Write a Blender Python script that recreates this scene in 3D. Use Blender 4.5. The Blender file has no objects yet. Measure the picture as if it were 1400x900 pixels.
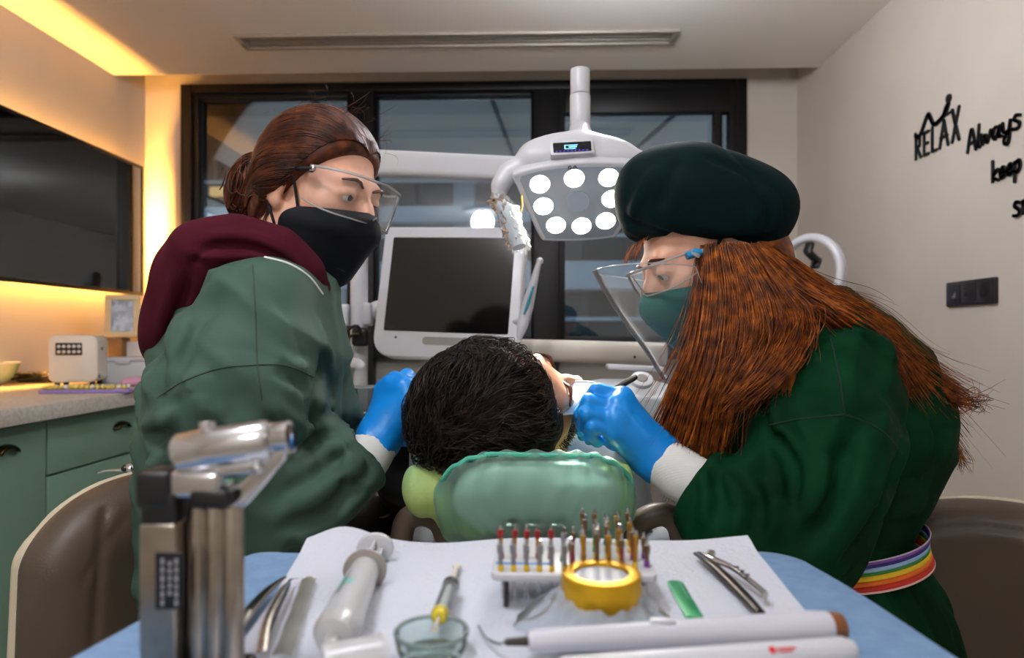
import bpy, bmesh, math, random
import numpy as np
from math import sin, cos, pi, radians, atan, tan, sqrt
from mathutils import Vector, Matrix, Euler

random.seed(7)
rng = np.random.default_rng(7)
SC = bpy.context.scene
COL = SC.collection

# ------------------------------------------------------------------ camera frame
FPX, CX, CY, CAMZ = 933.333, 700.0, 460.0, 1.10
YAW = radians(1.65)
FWD = np.array([-sin(YAW), cos(YAW), 0.0]); RGT = np.array([cos(YAW), sin(YAW), 0.0]); UPV = np.array([0, 0, 1.0])
CAM = np.array([0, 0, CAMZ])

def P(px, py, z):
    """world point that the photograph shows at (px, py), z metres in front of the camera"""
    return CAM + RGT * ((px - CX) / FPX * z) + UPV * ((CY - py) / FPX * z) + FWD * z

def on_y(px, y):
    return y * tan(atan((px - CX) / FPX) - YAW)

def on_x(px, x):
    return x / tan(atan((px - CX) / FPX) - YAW)

def zc(x, y):
    return -x * sin(YAW) + y * cos(YAW)

def hz(py, x, y):
    return CAMZ + (CY - py) / FPX * zc(x, y)

def V3(a): return np.asarray(a, dtype=float)
def unit(a):
    a = V3(a); return a / (np.linalg.norm(a) + 1e-12)

# ------------------------------------------------------------------ materials
def lin(c):
    if isinstance(c, str):
        c = c.lstrip('#'); c = [int(c[i:i+2], 16) / 255 for i in (0, 2, 4)]
    return tuple((x / 12.92 if x <= 0.04045 else ((x + 0.055) / 1.055) ** 2.4) for x in c[:3]) + (1.0,)

def mat(name, col, rough=0.5, metal=0.0, col2=None, nscale=8.0, ndetail=3.0, bump=0.0, bscale=200.0, stretch=None,
        sheen=0.0, coat=0.0, sss=0.0, sss_r=(1, .35, .2), trans=0.0, ior=1.45, emit=None, estr=0.0, spec=0.5, alpha=1.0, weave=0.0, wrinkle=0.0, kscale=8.0, wscale=1400.0, contrast=(0.35, 0.65)):
    m = bpy.data.materials.new(name); m.use_nodes = True
    nt = m.node_tree; N = nt.nodes; L = nt.links
    b = N['Principled BSDF']
    b.inputs['Base Color'].default_value = lin(col)
    b.inputs['Roughness'].default_value = rough
    b.inputs['Metallic'].default_value = metal
    b.inputs['IOR'].default_value = ior
    b.inputs['Specular IOR Level'].default_value = spec
    b.inputs['Alpha'].default_value = alpha
    if sheen: b.inputs['Sheen Weight'].default_value = sheen
    if coat: b.inputs['Coat Weight'].default_value = coat; b.inputs['Coat Roughness'].default_value = 0.1
    if sss:
        b.inputs['Subsurface Weight'].default_value = sss; b.inputs['Subsurface Radius'].default_value = sss_r
        b.inputs['Subsurface Scale'].default_value = 0.008
    if trans: b.inputs['Transmission Weight'].default_value = trans
    if emit is not None:
        b.inputs['Emission Color'].default_value = lin(emit); b.inputs['Emission Strength'].default_value = estr
    tc = N.new('ShaderNodeTexCoord'); mp = N.new('ShaderNodeMapping')
    L.new(tc.outputs['Object'], mp.inputs['Vector'])
    if stretch: mp.inputs['Scale'].default_value = stretch
    if col2 is not None:
        n = N.new('ShaderNodeTexNoise'); n.inputs['Scale'].default_value = nscale; n.inputs['Detail'].default_value = ndetail
        L.new(mp.outputs[0], n.inputs['Vector'])
        r = N.new('ShaderNodeValToRGB'); r.color_ramp.elements[0].color = lin(col); r.color_ramp.elements[1].color = lin(col2)
        r.color_ramp.elements[0].position = contrast[0]; r.color_ramp.elements[1].position = contrast[1]
        L.new(n.outputs['Fac'], r.inputs[0]); L.new(r.outputs[0], b.inputs['Base Color'])
    hs = []
    if bump:
        n2 = N.new('ShaderNodeTexNoise'); n2.inputs['Scale'].default_value = bscale; n2.inputs['Detail'].default_value = 4
        L.new(mp.outputs[0], n2.inputs['Vector'])
        bp = N.new('ShaderNodeBump'); bp.inputs['Strength'].default_value = bump; bp.inputs['Distance'].default_value = 0.002
        L.new(n2.outputs['Fac'], bp.inputs['Height']); L.new(bp.outputs[0], b.inputs['Normal']); hs.append(bp)
    if wrinkle:
        n3 = N.new('ShaderNodeTexNoise'); n3.noise_type = 'RIDGED_MULTIFRACTAL'; n3.inputs['Scale'].default_value = kscale; n3.inputs['Detail'].default_value = 3; n3.inputs['Distortion'].default_value = .8
        L.new(mp.outputs[0], n3.inputs['Vector']); bp = N.new('ShaderNodeBump'); bp.inputs['Strength'].default_value = wrinkle; bp.inputs['Distance'].default_value = 0.008
        L.new(n3.outputs['Fac'], bp.inputs['Height'])
        if hs: L.new(hs[0].outputs[0], bp.inputs['Normal'])
        L.new(bp.outputs[0], b.inputs['Normal']); hs = [bp]
    if weave:
        w = N.new('ShaderNodeTexWave'); w.inputs['Scale'].default_value = wscale / 20; w.inputs['Distortion'].default_value = 0.6
        w.bands_direction = 'Z'; L.new(tc.outputs['Object'], w.inputs['Vector'])
        bp = N.new('ShaderNodeBump'); bp.inputs['Strength'].default_value = weave; bp.inputs['Distance'].default_value = 0.0006
        L.new(w.outputs['Fac'], bp.inputs['Height'])
        if hs: L.new(hs[0].outputs[0], bp.inputs['Normal'])
        L.new(bp.outputs[0], b.inputs['Normal'])
    return m

def sheet_mat(name, tint, refl=1.5, rough=0.02, haze=0.0, hazecol='#ffffff', edge=0.0):
    """thin clear sheet: see-through with a fresnel mirror layer and an optional diffuse haze"""
    m = bpy.data.materials.new(name); m.use_nodes = True
    nt = m.node_tree; N = nt.nodes; L = nt.links; N.clear()
    out = N.new('ShaderNodeOutputMaterial'); t = N.new('ShaderNodeBsdfTransparent'); g = N.new('ShaderNodeBsdfGlossy')
    t.inputs[0].default_value = lin(tint); g.inputs['Roughness'].default_value = rough
    fr = N.new('ShaderNodeFresnel'); fr.inputs[0].default_value = refl
    mx = N.new('ShaderNodeMixShader'); L.new(fr.outputs[0], mx.inputs[0])
    base = t
    if haze:
        d = N.new('ShaderNodeBsdfDiffuse'); d.inputs[0].default_value = lin(hazecol)
        tl = N.new('ShaderNodeBsdfTranslucent'); tl.inputs[0].default_value = lin(hazecol)
        m0 = N.new('ShaderNodeMixShader'); m0.inputs[0].default_value = 0.5
        L.new(d.outputs[0], m0.inputs[1]); L.new(tl.outputs[0], m0.inputs[2])
        m1 = N.new('ShaderNodeMixShader'); m1.inputs[0].default_value = haze
        if edge:
            lw = N.new('ShaderNodeLayerWeight'); lw.inputs[0].default_value = .5; pw = N.new('ShaderNodeMath'); pw.operation = 'POWER'; pw.inputs[1].default_value = 4
            ml = N.new('ShaderNodeMath'); ml.operation = 'MULTIPLY_ADD'; ml.inputs[1].default_value = edge; ml.inputs[2].default_value = haze
            L.new(lw.outputs['Facing'], pw.inputs[0]); L.new(pw.outputs[0], ml.inputs[0]); L.new(ml.outputs[0], m1.inputs[0])
        L.new(t.outputs[0], m1.inputs[1]); L.new(m0.outputs[0], m1.inputs[2]); base = m1
    L.new(base.outputs[0], mx.inputs[1]); L.new(g.outputs[0], mx.inputs[2]); L.new(mx.outputs[0], out.inputs[0])
    return m

def emat(name, col, s):
    m = bpy.data.materials.new(name); m.use_nodes = True
    N = m.node_tree.nodes; N.clear(); o = N.new('ShaderNodeOutputMaterial'); e = N.new('ShaderNodeEmission')
    e.inputs[0].default_value = lin(col); e.inputs[1].default_value = s
    m.node_tree.links.new(e.outputs[0], o.inputs[0]); return m

# ------------------------------------------------------------------ objects
LOC = {}
def _props(o, label, cat, group, kind):
    if label: o['label'] = label
    if cat: o['category'] = cat
    if group: o['group'] = group
    if kind: o['kind'] = kind
    return o

def thing(name, label, cat, loc=(0, 0, 0), rot=None, group=None, kind=None):
    o = bpy.data.objects.new(name, None); COL.objects.link(o); o.empty_display_size = 0.05
    M = Matrix.Translation(Vector(loc)) @ (rot.to_4x4() if rot is not None else Matrix.Identity(4))
    o.matrix_basis = M; LOC[o] = M
    return _props(o, label, cat, group, kind)

def tag(o, label=None, cat=None, group=None, kind=None): return _props(o, label, cat, group, kind)

def link_mesh(name, me, m, parent=None, world=False):
    o = bpy.data.objects.new(name, me); COL.objects.link(o)
    if m is not None:
        for q in (m if isinstance(m, (list, tuple)) else [m]): me.materials.append(q)
    LOC[o] = Matrix.Identity(4)
    if parent is not None:
        o.parent = parent
        if world: o.matrix_parent_inverse = LOC[parent].inverted()
        else: LOC[o] = LOC[parent].copy()
    return o

def fast_mesh(name, v, f, smooth=True):
    """v (n,3) array, f (m,4) or (m,3) array"""
    v = np.ascontiguousarray(v, dtype=np.float32); f = np.ascontiguousarray(f, dtype=np.int32)
    me = bpy.data.meshes.new(name); k = f.shape[1]
    me.vertices.add(len(v)); me.vertices.foreach_set('co', v.ravel())
    me.loops.add(f.size); me.loops.foreach_set('vertex_index', f.ravel())
    me.polygons.add(len(f)); me.polygons.foreach_set('loop_start', np.arange(0, f.size, k, dtype=np.int32))
    me.polygons.foreach_set('loop_total', np.full(len(f), k, dtype=np.int32))
    me.polygons.foreach_set('use_smooth', np.full(len(f), smooth))
    me.update(calc_edges=True); return me

def frame_from(d, up=(0, 0, 1)):
    """matrix whose z axis is d"""
    z = Vector(d).normalized(); u = Vector(up)
    if abs(z.dot(u)) > 0.98: u = Vector((0, 1, 0)) if abs(z.y) < 0.9 else Vector((1, 0, 0))
    x = u.cross(z).normalized(); y = z.cross(x)
    return Matrix((x, y, z)).transposed()

def basis(x, y, z, o=(0, 0, 0)):
    M = Matrix((Vector(x), Vector(y), Vector(z))).transposed().to_4x4(); M.translation = Vector(o); return M

def catmull(pts, n):
    p = np.asarray(pts, float); k = len(p)
    if k == 2:
        t = np.linspace(0, 1, n)[:, None]; return p[0] * (1 - t) + p[1] * t
    q = np.vstack([2 * p[0] - p[1], p, 2 * p[-1] - p[-2]])
    t = np.linspace(0, k - 1 - 1e-9, n); i = t.astype(int); u = (t - i)[:, None]
    a, b, c, d = q[i], q[i + 1], q[i + 2], q[i + 3]
    return 0.5 * (2 * b + (c - a) * u + (2 * a - 5 * b + 4 * c - d) * u ** 2 + (3 * b - a - 3 * c + d) * u ** 3)

class MB:
    def __init__(s, M=None): s.v = []; s.f = []; s.mi = []; s.M = M or Matrix.Identity(4); s.cur = 0
    def add(s, vs, fs, M=None):
        T = s.M @ M if M is not None else s.M; k = len(s.v)
        s.v += [tuple(T @ Vector(p)) for p in vs]
        s.f += [tuple(i + k for i in q) for q in fs]; s.mi += [s.cur] * len(fs); return s
    def _bm(s, bm, M=None):
        bm.verts.index_update()
        s.add([v.co.copy() for v in bm.verts], [[v.index for v in f.verts] for f in bm.faces], M); bm.free(); return s
    def box(s, c, size, bev=0.0, M=None, seg=2, rot=None):
        bm = bmesh.new(); bmesh.ops.create_cube(bm, size=1.0)
        for v in bm.verts: v.co = Vector((v.co.x * size[0], v.co.y * size[1], v.co.z * size[2]))
        if bev: bmesh.ops.bevel(bm, geom=bm.edges[:], offset=min(bev, min(size) * 0.49), segments=seg, affect='EDGES', profile=0.5)
        T = Matrix.Translation(Vector(c)) @ (rot.to_4x4() if rot is not None else Matrix.Identity(4))
        return s._bm(bm, M @ T if M is not None else T)
    def tube(s, pts, r, n=12, cap=True, sq=1.0, smooth=0, up=None):
        p = np.asarray(pts, float)
        rr = np.full(len(p), r) if np.isscalar(r) else np.asarray(r, float)
        if smooth:
            t0 = np.linspace(0, 1, len(p)); p = catmull(p, smooth); rr = np.interp(np.linspace(0, 1, smooth), t0, rr)
        K = len(p); tg = np.gradient(p, axis=0); tg /= np.linalg.norm(tg, axis=1)[:, None] + 1e-12
        u = V3(up) if up is not None else (np.array([0, 0, 1.0]) if abs(tg[0][2]) < 0.9 else np.array([1.0, 0, 0]))
        vs = []
        for i in range(K):
            u = u - tg[i] * u.dot(tg[i]); u /= np.linalg.norm(u) + 1e-12; w = np.cross(tg[i], u)
            for j in range(n):
                a = 2 * pi * j / n; vs.append(p[i] + rr[i] * (cos(a) * u * sq + sin(a) * w))
        fs = [(i * n + j, i * n + (j + 1) % n, (i + 1) * n + (j + 1) % n, (i + 1) * n + j) for i in range(K - 1) for j in range(n)]
        if cap: fs += [tuple(range(n - 1, -1, -1)), tuple(range((K - 1) * n, K * n))]
        return s.add(vs, fs)
    def lathe(s, prof, n=32, M=None, close=False, arc=2 * pi):
        vs = []; fs = []; K = len(prof)
        for (r, z) in prof:
            for j in range(n): a = arc * j / n; vs.append((r * cos(a), r * sin(a), z))
        R = K if close else K - 1
        for i in range(R):
            for j in range(n):
                a, b = i * n + j, i * n + (j + 1) % n; c, d = ((i + 1) % K) * n + (j + 1) % n, ((i + 1) % K) * n + j
                fs.append((a, b, c, d))
        if not close:
            if prof[0][0] > 1e-6: fs.append(tuple(range(n - 1, -1, -1)))
            if prof[-1][0] > 1e-6: fs.append(tuple(range((K - 1) * n, K * n)))
        return s.add(vs, fs, M)
    def cyl(s, a, b, r, n=24, r2=None, bev=0.0):
        a, b = Vector(a), Vector(b); L = (b - a).length; r2 = r if r2 is None else r2
        M = Matrix.Translation(a) @ frame_from(b - a).to_4x4()
        pr = [(r, 0), (r2, L)] if not bev else [(r - bev, 0), (r - bev * .3, bev * .3), (r, bev), (r2, L - bev), (r2 - bev * .3, L - bev * .3), (r2 - bev, L)]
        return s.lathe(pr, n, M)
    def sph(s, c, r, n=16, sc=(1, 1, 1), R=None):
        bm = bmesh.new(); bmesh.ops.create_uvsphere(bm, u_segments=n, v_segments=max(6, n // 2), radius=1)
        T = Matrix.Translation(Vector(c)) @ (R.to_4x4() if R is not None else Matrix.Identity(4)) @ Matrix.Diagonal((r * sc[0], r * sc[1], r * sc[2], 1))
        return s._bm(bm, T)
    def prism(s, poly, z0, z1, M=None, bev=0.0, seg=2):
        bm = bmesh.new(); n = len(poly)
        a = [bm.verts.new((x, y, z0)) for x, y in poly]; b = [bm.verts.new((x, y, z1)) for x, y in poly]
        bm.faces.new(a[::-1]); bm.faces.new(b)
        for i in range(n): bm.faces.new((a[i], a[(i + 1) % n], b[(i + 1) % n], b[i]))
        bmesh.ops.recalc_face_normals(bm, faces=bm.faces[:])
        if bev:
            es = [e for e in bm.edges if abs(e.verts[0].co.z - e.verts[1].co.z) < 1e-7]
            bmesh.ops.bevel(bm, geom=es, offset=bev, segments=seg, affect='EDGES', profile=0.5)
        return s._bm(bm, M)
    def grid(s, fn, nu, nv, M=None, wrap=False):
        vs = [fn(i / (nu - 1) if not wrap else i / nu, j / (nv - 1)) for i in range(nu) for j in range(nv)]
        fs = []
        for i in range(nu if wrap else nu - 1):
            for j in range(nv - 1):
                i2 = (i + 1) % nu; fs.append((i * nv + j, i2 * nv + j, i2 * nv + j + 1, i * nv + j + 1))
        return s.add(vs, fs, M)
    def slab_grid(s, fn, nu, nv, th):
        """closed sheet: fn(u,v) -> point, thickened along its normals"""
        p = np.array([[fn(i / (nu - 1), j / (nv - 1)) for j in range(nv)] for i in range(nu)], float)
        du = np.gradient(p, axis=0); dv = np.gradient(p, axis=1); n = np.cross(du, dv); n /= np.linalg.norm(n, axis=2)[..., None] + 1e-12
        q = p - n * th; A = p.reshape(-1, 3); B = q.reshape(-1, 3); k = nu * nv; fs = []
        for i in range(nu - 1):
            for j in range(nv - 1):
                a, b, c, d = i * nv + j, (i + 1) * nv + j, (i + 1) * nv + j + 1, i * nv + j + 1
                fs.append((a, b, c, d)); fs.append((k + d, k + c, k + b, k + a))
        bd = [(i, 0) for i in range(nu)] + [(nu - 1, j) for j in range(1, nv)] + [(i, nv - 1) for i in range(nu - 2, -1, -1)] + [(0, j) for j in range(nv - 2, 0, -1)]
        ix = [i * nv + j for i, j in bd]
        for a, b in zip(ix, ix[1:] + ix[:1]): fs.append((b, a, k + a, k + b))
        return s.add(list(A) + list(B), fs)
    def build(s, name, m, parent=None, world=False, ang=38, smooth=True):
        me = bpy.data.meshes.new(name); me.from_pydata(s.v, [], s.f); me.update()
        if isinstance(m, (list, tuple)): me.polygons.foreach_set('material_index', s.mi)
        if smooth:
            me.shade_smooth(); me.set_sharp_from_angle(angle=radians(ang))
        return link_mesh(name, me, m, parent, world)

def rrect(w, h, r, n=6, cx=0, cy=0):
    out = []
    rs = r if isinstance(r, (list, tuple)) else (r, r, r, r)
    for (sx, sy, a0), q in zip(((1, 1, 0), (-1, 1, 90), (-1, -1, 180), (1, -1, 270)), rs):
        for i in range(n + 1):
            a = radians(a0 + 90 * i / n); out.append((cx + sx * (w / 2 - q) + q * cos(a), cy + sy * (h / 2 - q) + q * sin(a)))
    return out

# ------------------------------------------------------------------ signed-distance modelling
def smin(a, b, k):
    h = np.maximum(k - np.abs(a - b), 0) / k
    return np.minimum(a, b) - h * h * k * 0.25

class SD:
    def __init__(s): s.ops = []
    def _o(s, op, fn, k): s.ops.append((op, fn, k)); return s
    def cap(s, a, b, ra, rb=None, k=0.02, op='u', sq=None):
        a, b = V3(a), V3(b); rb = ra if rb is None else rb; ab = b - a; L2 = ab.dot(ab) + 1e-12
        ax = None
        if sq: ax, fac = unit(sq[0]), sq[1]
        def fn(p):
            q = p - a.astype(p.dtype); t = np.clip(q @ ab.astype(p.dtype) / L2, 0, 1).astype(p.dtype)
            w = q - t[:, None] * ab.astype(p.dtype)
            if ax is not None: w = w + (w @ ax.astype(p.dtype))[:, None] * ((1 / fac - 1) * ax).astype(p.dtype)
            return np.sqrt(np.einsum('ij,ij->i', w, w)) - (ra + (rb - ra) * t)
        return s._o(op, fn, k)
    def chain(s, pts, rs, k=0.02, op='u', sq=None):
        for i in range(len(pts) - 1): s.cap(pts[i], pts[i + 1], rs[i], rs[i + 1], k, op, sq)
        return s
    def ell(s, c, r, R=None, k=0.02, op='u'):
        c = V3(c); r = V3(r); A = np.array(R) if R is not None else None
        def fn(p):
            q = p - c.astype(p.dtype)
            if A is not None: q = q @ A.astype(p.dtype)
            k0 = np.linalg.norm(q / r.astype(p.dtype), axis=1); k1 = np.linalg.norm(q / (r * r).astype(p.dtype), axis=1)
            return np.where(k1 > 1e-6, k0 * (k0 - 1) / (k1 + 1e-9), -r.min()).astype(p.dtype)
        return s._o(op, fn, k)
    def half(s, c, n, k=0.01, op='i'):
        c = V3(c); n = unit(n); return s._o(op, lambda p: ((p - c.astype(p.dtype)) @ n.astype(p.dtype)), k)
    def rbox(s, c, h, r, R=None, k=0.02, op='u'):
        c = V3(c); h = V3(h) - r; A = np.array(R) if R is not None else None
        def fn(p):
            q = p - c.astype(p.dtype)
            if A is not None: q = q @ A.astype(p.dtype)
            q = np.abs(q) - h.astype(p.dtype)
            return np.linalg.norm(np.maximum(q, 0), axis=1) + np.minimum(q.max(axis=1), 0) - r
        return s._o(op, fn, k)
    def gauss(s, pts, h, w, fade=True):
        """ridge (h>0) or groove (h<0) along a polyline lying on the surface"""
        pts = V3(pts); lo = pts.min(0) - 3 * w; hi = pts.max(0) + 3 * w
        seg = np.linalg.norm(np.diff(pts, axis=0), axis=1); cum = np.concatenate([[0], np.cumsum(seg)]); T = cum[-1] + 1e-9
        def fn(p, d):
            m = np.all((p > lo.astype(p.dtype)) & (p < hi.astype(p.dtype)), axis=1)
            if not m.any(): return d
            q = p[m]; best = np.full(len(q), 1e9); tt = np.zeros(len(q))
            for i in range(len(pts) - 1):
                a, b = pts[i], pts[i + 1]; ab = b - a; t = np.clip((q - a) @ ab / (ab @ ab + 1e-12), 0, 1)
                w2 = q - a - t[:, None] * ab; dd = np.einsum('ij,ij->i', w2, w2)
                u = dd < best; best[u] = dd[u]; tt[u] = (cum[i] + t[u] * seg[i]) / T
            amp = h * np.exp(-best / (w * w))
            if fade: amp = amp * np.clip(np.sin(pi * np.clip(tt, 0.02, 0.98)) * 1.6, 0, 1)
            d = d.copy(); d[m] = d[m] - amp.astype(d.dtype); return d
        return s._o('x', fn, 0)
    def field(s, fn): return s._o('f', fn, 0)
    def offset(s, v): return s._o('f', lambda p: np.float32(-v), 0)
    def sub(s, other, k=0.01): return s._o('s', other, k)
    def __call__(s, p):
        p = np.asarray(p, np.float32); d = None
        for op, fn, k in s.ops:
            if op == 'x': d = fn(p, d); continue
            e = fn(p)
            if op == 'f': d = d + e
            elif d is None: d = e
            elif op == 'u': d = smin(d, e, k)
            elif op == 's': d = -smin(-d, e, k)
            elif op == 'i': d = -smin(-d, -e, k)
        return np.asarray(d, np.float32)
    def grad(s, p, e=0.0015):
        g = np.stack([s(p + V3(a) * e) - s(p - V3(a) * e) for a in ((1, 0, 0), (0, 1, 0), (0, 0, 1))], 1) / (2 * e)
        return g
    def hit(s, px, py, z0=0.3, zmax=2.6):
        """points of the surface seen at pixels (px, py)"""
        px = np.atleast_1d(np.asarray(px, float)); py = np.atleast_1d(np.asarray(py, float))
        dr = np.stack([P(a, b, 1.0) - CAM for a, b in zip(px, py)]); nn = np.linalg.norm(dr, axis=1)
        t = np.full(len(px), z0)
        for _ in range(90):
            d = s(CAM + dr * t[:, None]); t = np.minimum(t + 0.8 * d / nn, zmax)
        return CAM + dr * t[:, None], t < zmax - 0.02
    def proj(s, p, off=0.0, it=4):
        p = np.array(p, np.float32)
        for _ in range(it):
            d = s(p) - off; g = s.grad(p); p = p - (d / (np.einsum('ij,ij->i', g, g) + 1e-6))[:, None] * g
        return p
    def draw(s, pix, h, w, n=10):
        q = catmull(V3(pix), n); p, ok = s.hit(q[:, 0], q[:, 1])
        if ok.sum() > 1: s.gauss(p[ok], h, w)
        return s

def nets(sd, lo, hi, h, B=8, newton=2):
    lo = V3(lo); hi = V3(hi); nb = np.ceil((hi - lo) / (h * B)).astype(int); n = nb * B + 1
    cs = [lo[i] + (np.arange(nb[i]) + 0.5) * B * h for i in range(3)]
    G = np.stack(np.meshgrid(*cs, indexing='ij'), -1).reshape(-1, 3)
    dc = sd(G).reshape(nb); near = np.abs(dc) < B * h * 0.9 * 1.75 + 0.004
    D = np.ones(n, np.float32)
    D[:-1, :-1, :-1] = np.repeat(np.repeat(np.repeat(np.where(dc > 0, 1, -1).astype(np.float32), B, 0), B, 1), B, 2)
    D[-1] = D[-2]; D[:, -1] = D[:, -2]; D[:, :, -1] = D[:, :, -2]
    o = np.arange(B + 1); O = np.stack(np.meshgrid(o, o, o, indexing='ij'), -1).reshape(-1, 3)
    bl = np.argwhere(near); CH = 400
    for i in range(0, len(bl), CH):
        idx = (bl[i:i + CH, None, :] * B + O[None]).reshape(-1, 3)
        D[idx[:, 0], idx[:, 1], idx[:, 2]] = sd(lo + idx * h)
    ins = D < 0
    c = ins[:-1, :-1, :-1].astype(np.int8)
    tot = np.zeros(c.shape, np.int8)
    for a in (0, 1):
        for b in (0, 1):
            for e in (0, 1):
                tot += ins[a:a + c.shape[0], b:b + c.shape[1], e:e + c.shape[2]]
    act = np.argwhere((tot > 0) & (tot < 8)); ID = np.full(c.shape, -1, np.int32); ID[act[:, 0], act[:, 1], act[:, 2]] = np.arange(len(act))
    cor = [(a, b, e) for a in (0, 1) for b in (0, 1) for e in (0, 1)]
    val = {q: D[act[:, 0] + q[0], act[:, 1] + q[1], act[:, 2] + q[2]] for q in cor}
    acc = np.zeros((len(act), 3)); cnt = np.zeros(len(act))
    for q in cor:
        for ax in range(3):
            if q[ax]: continue
            r = tuple(1 if i == ax else q[i] for i in range(3)); a, b = val[q], val[r]; m = (a < 0) != (b < 0)
            t = np.where(m, a / np.where(m, a - b, 1), 0)
            pt = np.tile(np.array(q, float), (len(act), 1)); pt[:, ax] = t
            acc[m] += pt[m]; cnt[m] += 1
    v = lo + (act + acc / cnt[:, None]) * h
    F = []
    for ax in range(3):
        o1, o2 = (ax + 1) % 3, (ax + 2) % 3
        sl0 = [slice(None)] * 3; sl1 = [slice(None)] * 3; sl0[ax] = slice(0, -1); sl1[ax] = slice(1, None)
        a, b = ins[tuple(sl0)], ins[tuple(sl1)]; E = np.argwhere(a != b)
        E = E[(E[:, o1] > 0) & (E[:, o2] > 0) & (E[:, o1] < c.shape[o1]) & (E[:, o2] < c.shape[o2])]
        s0 = a[E[:, 0], E[:, 1], E[:, 2]]
        def cid(d1, d2):
            q = E.copy(); q[:, o1] += d1; q[:, o2] += d2; return ID[q[:, 0], q[:, 1], q[:, 2]]
        Q = np.stack([cid(-1, -1), cid(0, -1), cid(0, 0), cid(-1, 0)], 1)
        Q[~s0] = Q[~s0][:, ::-1]; F.append(Q)
    F = np.vstack(F); F = F[(F >= 0).all(1)]
    for _ in range(newton):
        d = sd(v); g = sd.grad(v, h * 0.4); st = (d / (np.einsum('ij,ij->i', g, g) + 1e-3))[:, None] * g
        ln = np.linalg.norm(st, axis=1)[:, None]; v = v - st * np.minimum(1, 0.6 * h / (ln + 1e-9))
    return v, F

def sdobj(name, sd, lo, hi, h, m, parent=None, world=True, newton=2):
    v, f = nets(sd, lo, hi, h, newton=newton)
    return link_mesh(name, fast_mesh(name, v, f), m, parent, world)

def strand_mesh(name, S, r, taper=0.35, sides=3, root=1.0):
    """S (N,K,3) polylines -> one mesh of fine tubes"""
    S = np.asarray(S, float); N, K, _ = S.shape
    tg = np.gradient(S, axis=1); tg /= np.linalg.norm(tg, axis=2)[..., None] + 1e-12
    ref = np.array([0.31, -0.9, 0.28]); u = np.cross(tg, ref); u /= np.linalg.norm(u, axis=2)[..., None] + 1e-9; w = np.cross(tg, u)
    t = np.linspace(0, 1, K); prof = np.minimum(root + (1 - root) * t * 4, 1) * np.where(t < 0.6, 1, 1 - (1 - taper) * (t - 0.6) / 0.4)
    rr = (np.full(N, r) if np.isscalar(r) else r)[:, None] * prof[None]
    R = [S + rr[..., None] * (cos(2 * pi * j / sides) * u + sin(2 * pi * j / sides) * w) for j in range(sides)]
    v = np.stack(R, 2).reshape(-1, 3)
    b = (np.arange(N)[:, None, None] * K + np.arange(K - 1)[None, :, None]) * sides; j = np.arange(sides)[None, None, :]
    f = np.stack([b + j, b + (j + 1) % sides, b + sides + (j + 1) % sides, b + sides + j], -1).reshape(-1, 4)
    return v, f

def join_vf(*vf):
    V = []; Fq = []; k = 0
    for v, f in vf: V.append(v); Fq.append(f + k); k += len(v)
    return np.vstack(V), np.vstack(Fq)

def wob(p, f, seed=0):
    """cheap smooth pseudo-noise in [-1,1]"""
    r = np.random.default_rng(seed); o = np.zeros(len(p), np.float32)
    for i in range(6):
        k = r.normal(size=3); k = k / np.linalg.norm(k) * f * r.uniform(0.6, 1.5)
        o += np.sin(p @ k.astype(np.float32) + np.float32(r.uniform(0, 6.28)))
    return o / 3.0

def drape(p, dr, lam, amp, seed, warp=2.2, patch=9.0):
    """patchy cloth pleats running across a direction"""
    ph = (p @ unit(dr).astype(np.float32)) * (2 * pi / lam) + warp * wob(p, 11, seed)
    tri = np.abs(((ph / pi) % 2) - 1); tri = tri ** 1.6
    m = np.clip(wob(p, patch, seed + 1) * 1.6 + .35, 0, 1)
    return (-amp * m * (tri - .4)).astype(np.float32)
# ================================================================== materials
M_WALL = mat('warm_white_paint', '#cbc4b9', 0.75, bump=0.05, bscale=300, col2='#c6bfb4', nscale=3)
M_CEIL = mat('ceiling_paint', '#f4efe8', 0.8, bump=0.03, bscale=250)
M_FLOOR = mat('pale_vinyl_floor', '#cdc9c2', 0.45, col2='#c4c0b8', nscale=5)
M_BLACKFR = mat('black_window_frame', '#121213', 0.45, spec=.3, bump=0.02)
M_GREYPANEL = mat('grey_parapet_panel', '#8f8b84', 0.6, col2='#86827b', nscale=2)
M_GLASS = sheet_mat('window_glass', '#c4ccd0', refl=2.1)
M_CAB = mat('sage_cabinet_paint', '#6f8f7c', 0.42, bump=0.02, bscale=400, col2='#6b8b78', nscale=2)
M_STONE = mat('pale_stone_worktop', '#c9c4ba', 0.35, col2='#b3ada2', nscale=90, ndetail=4)
M_BRASS = mat('aged_brass', '#4e4023', 0.28, 1.0, col2='#2c2518', nscale=60)
M_WHITE = mat('white_plastic', '#c9cbd0', 0.3, col2='#c5c7cc', nscale=4)
M_WHITEM = mat('matte_white_plastic', '#dfe0df', 0.5)
M_OFFW = mat('off_white_enamel', '#d5cfc3', 0.3)
M_BLACK = mat('black_plastic', '#141416', 0.4, bump=0.02)
M_CHROME = mat('polished_steel', '#c9c9cc', 0.13, 1.0, bump=0.01)
M_STEEL = mat('brushed_steel', '#b9b4ac', 0.3, 1.0, stretch=(1, 1, 0.03), col2='#8d8881', nscale=120)
M_DSTEEL = mat('dark_steel', '#4a4643', 0.3, 1.0)
M_SCREEN = mat('dark_screen_glass', '#050607', 0.09, spec=0.7)

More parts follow.
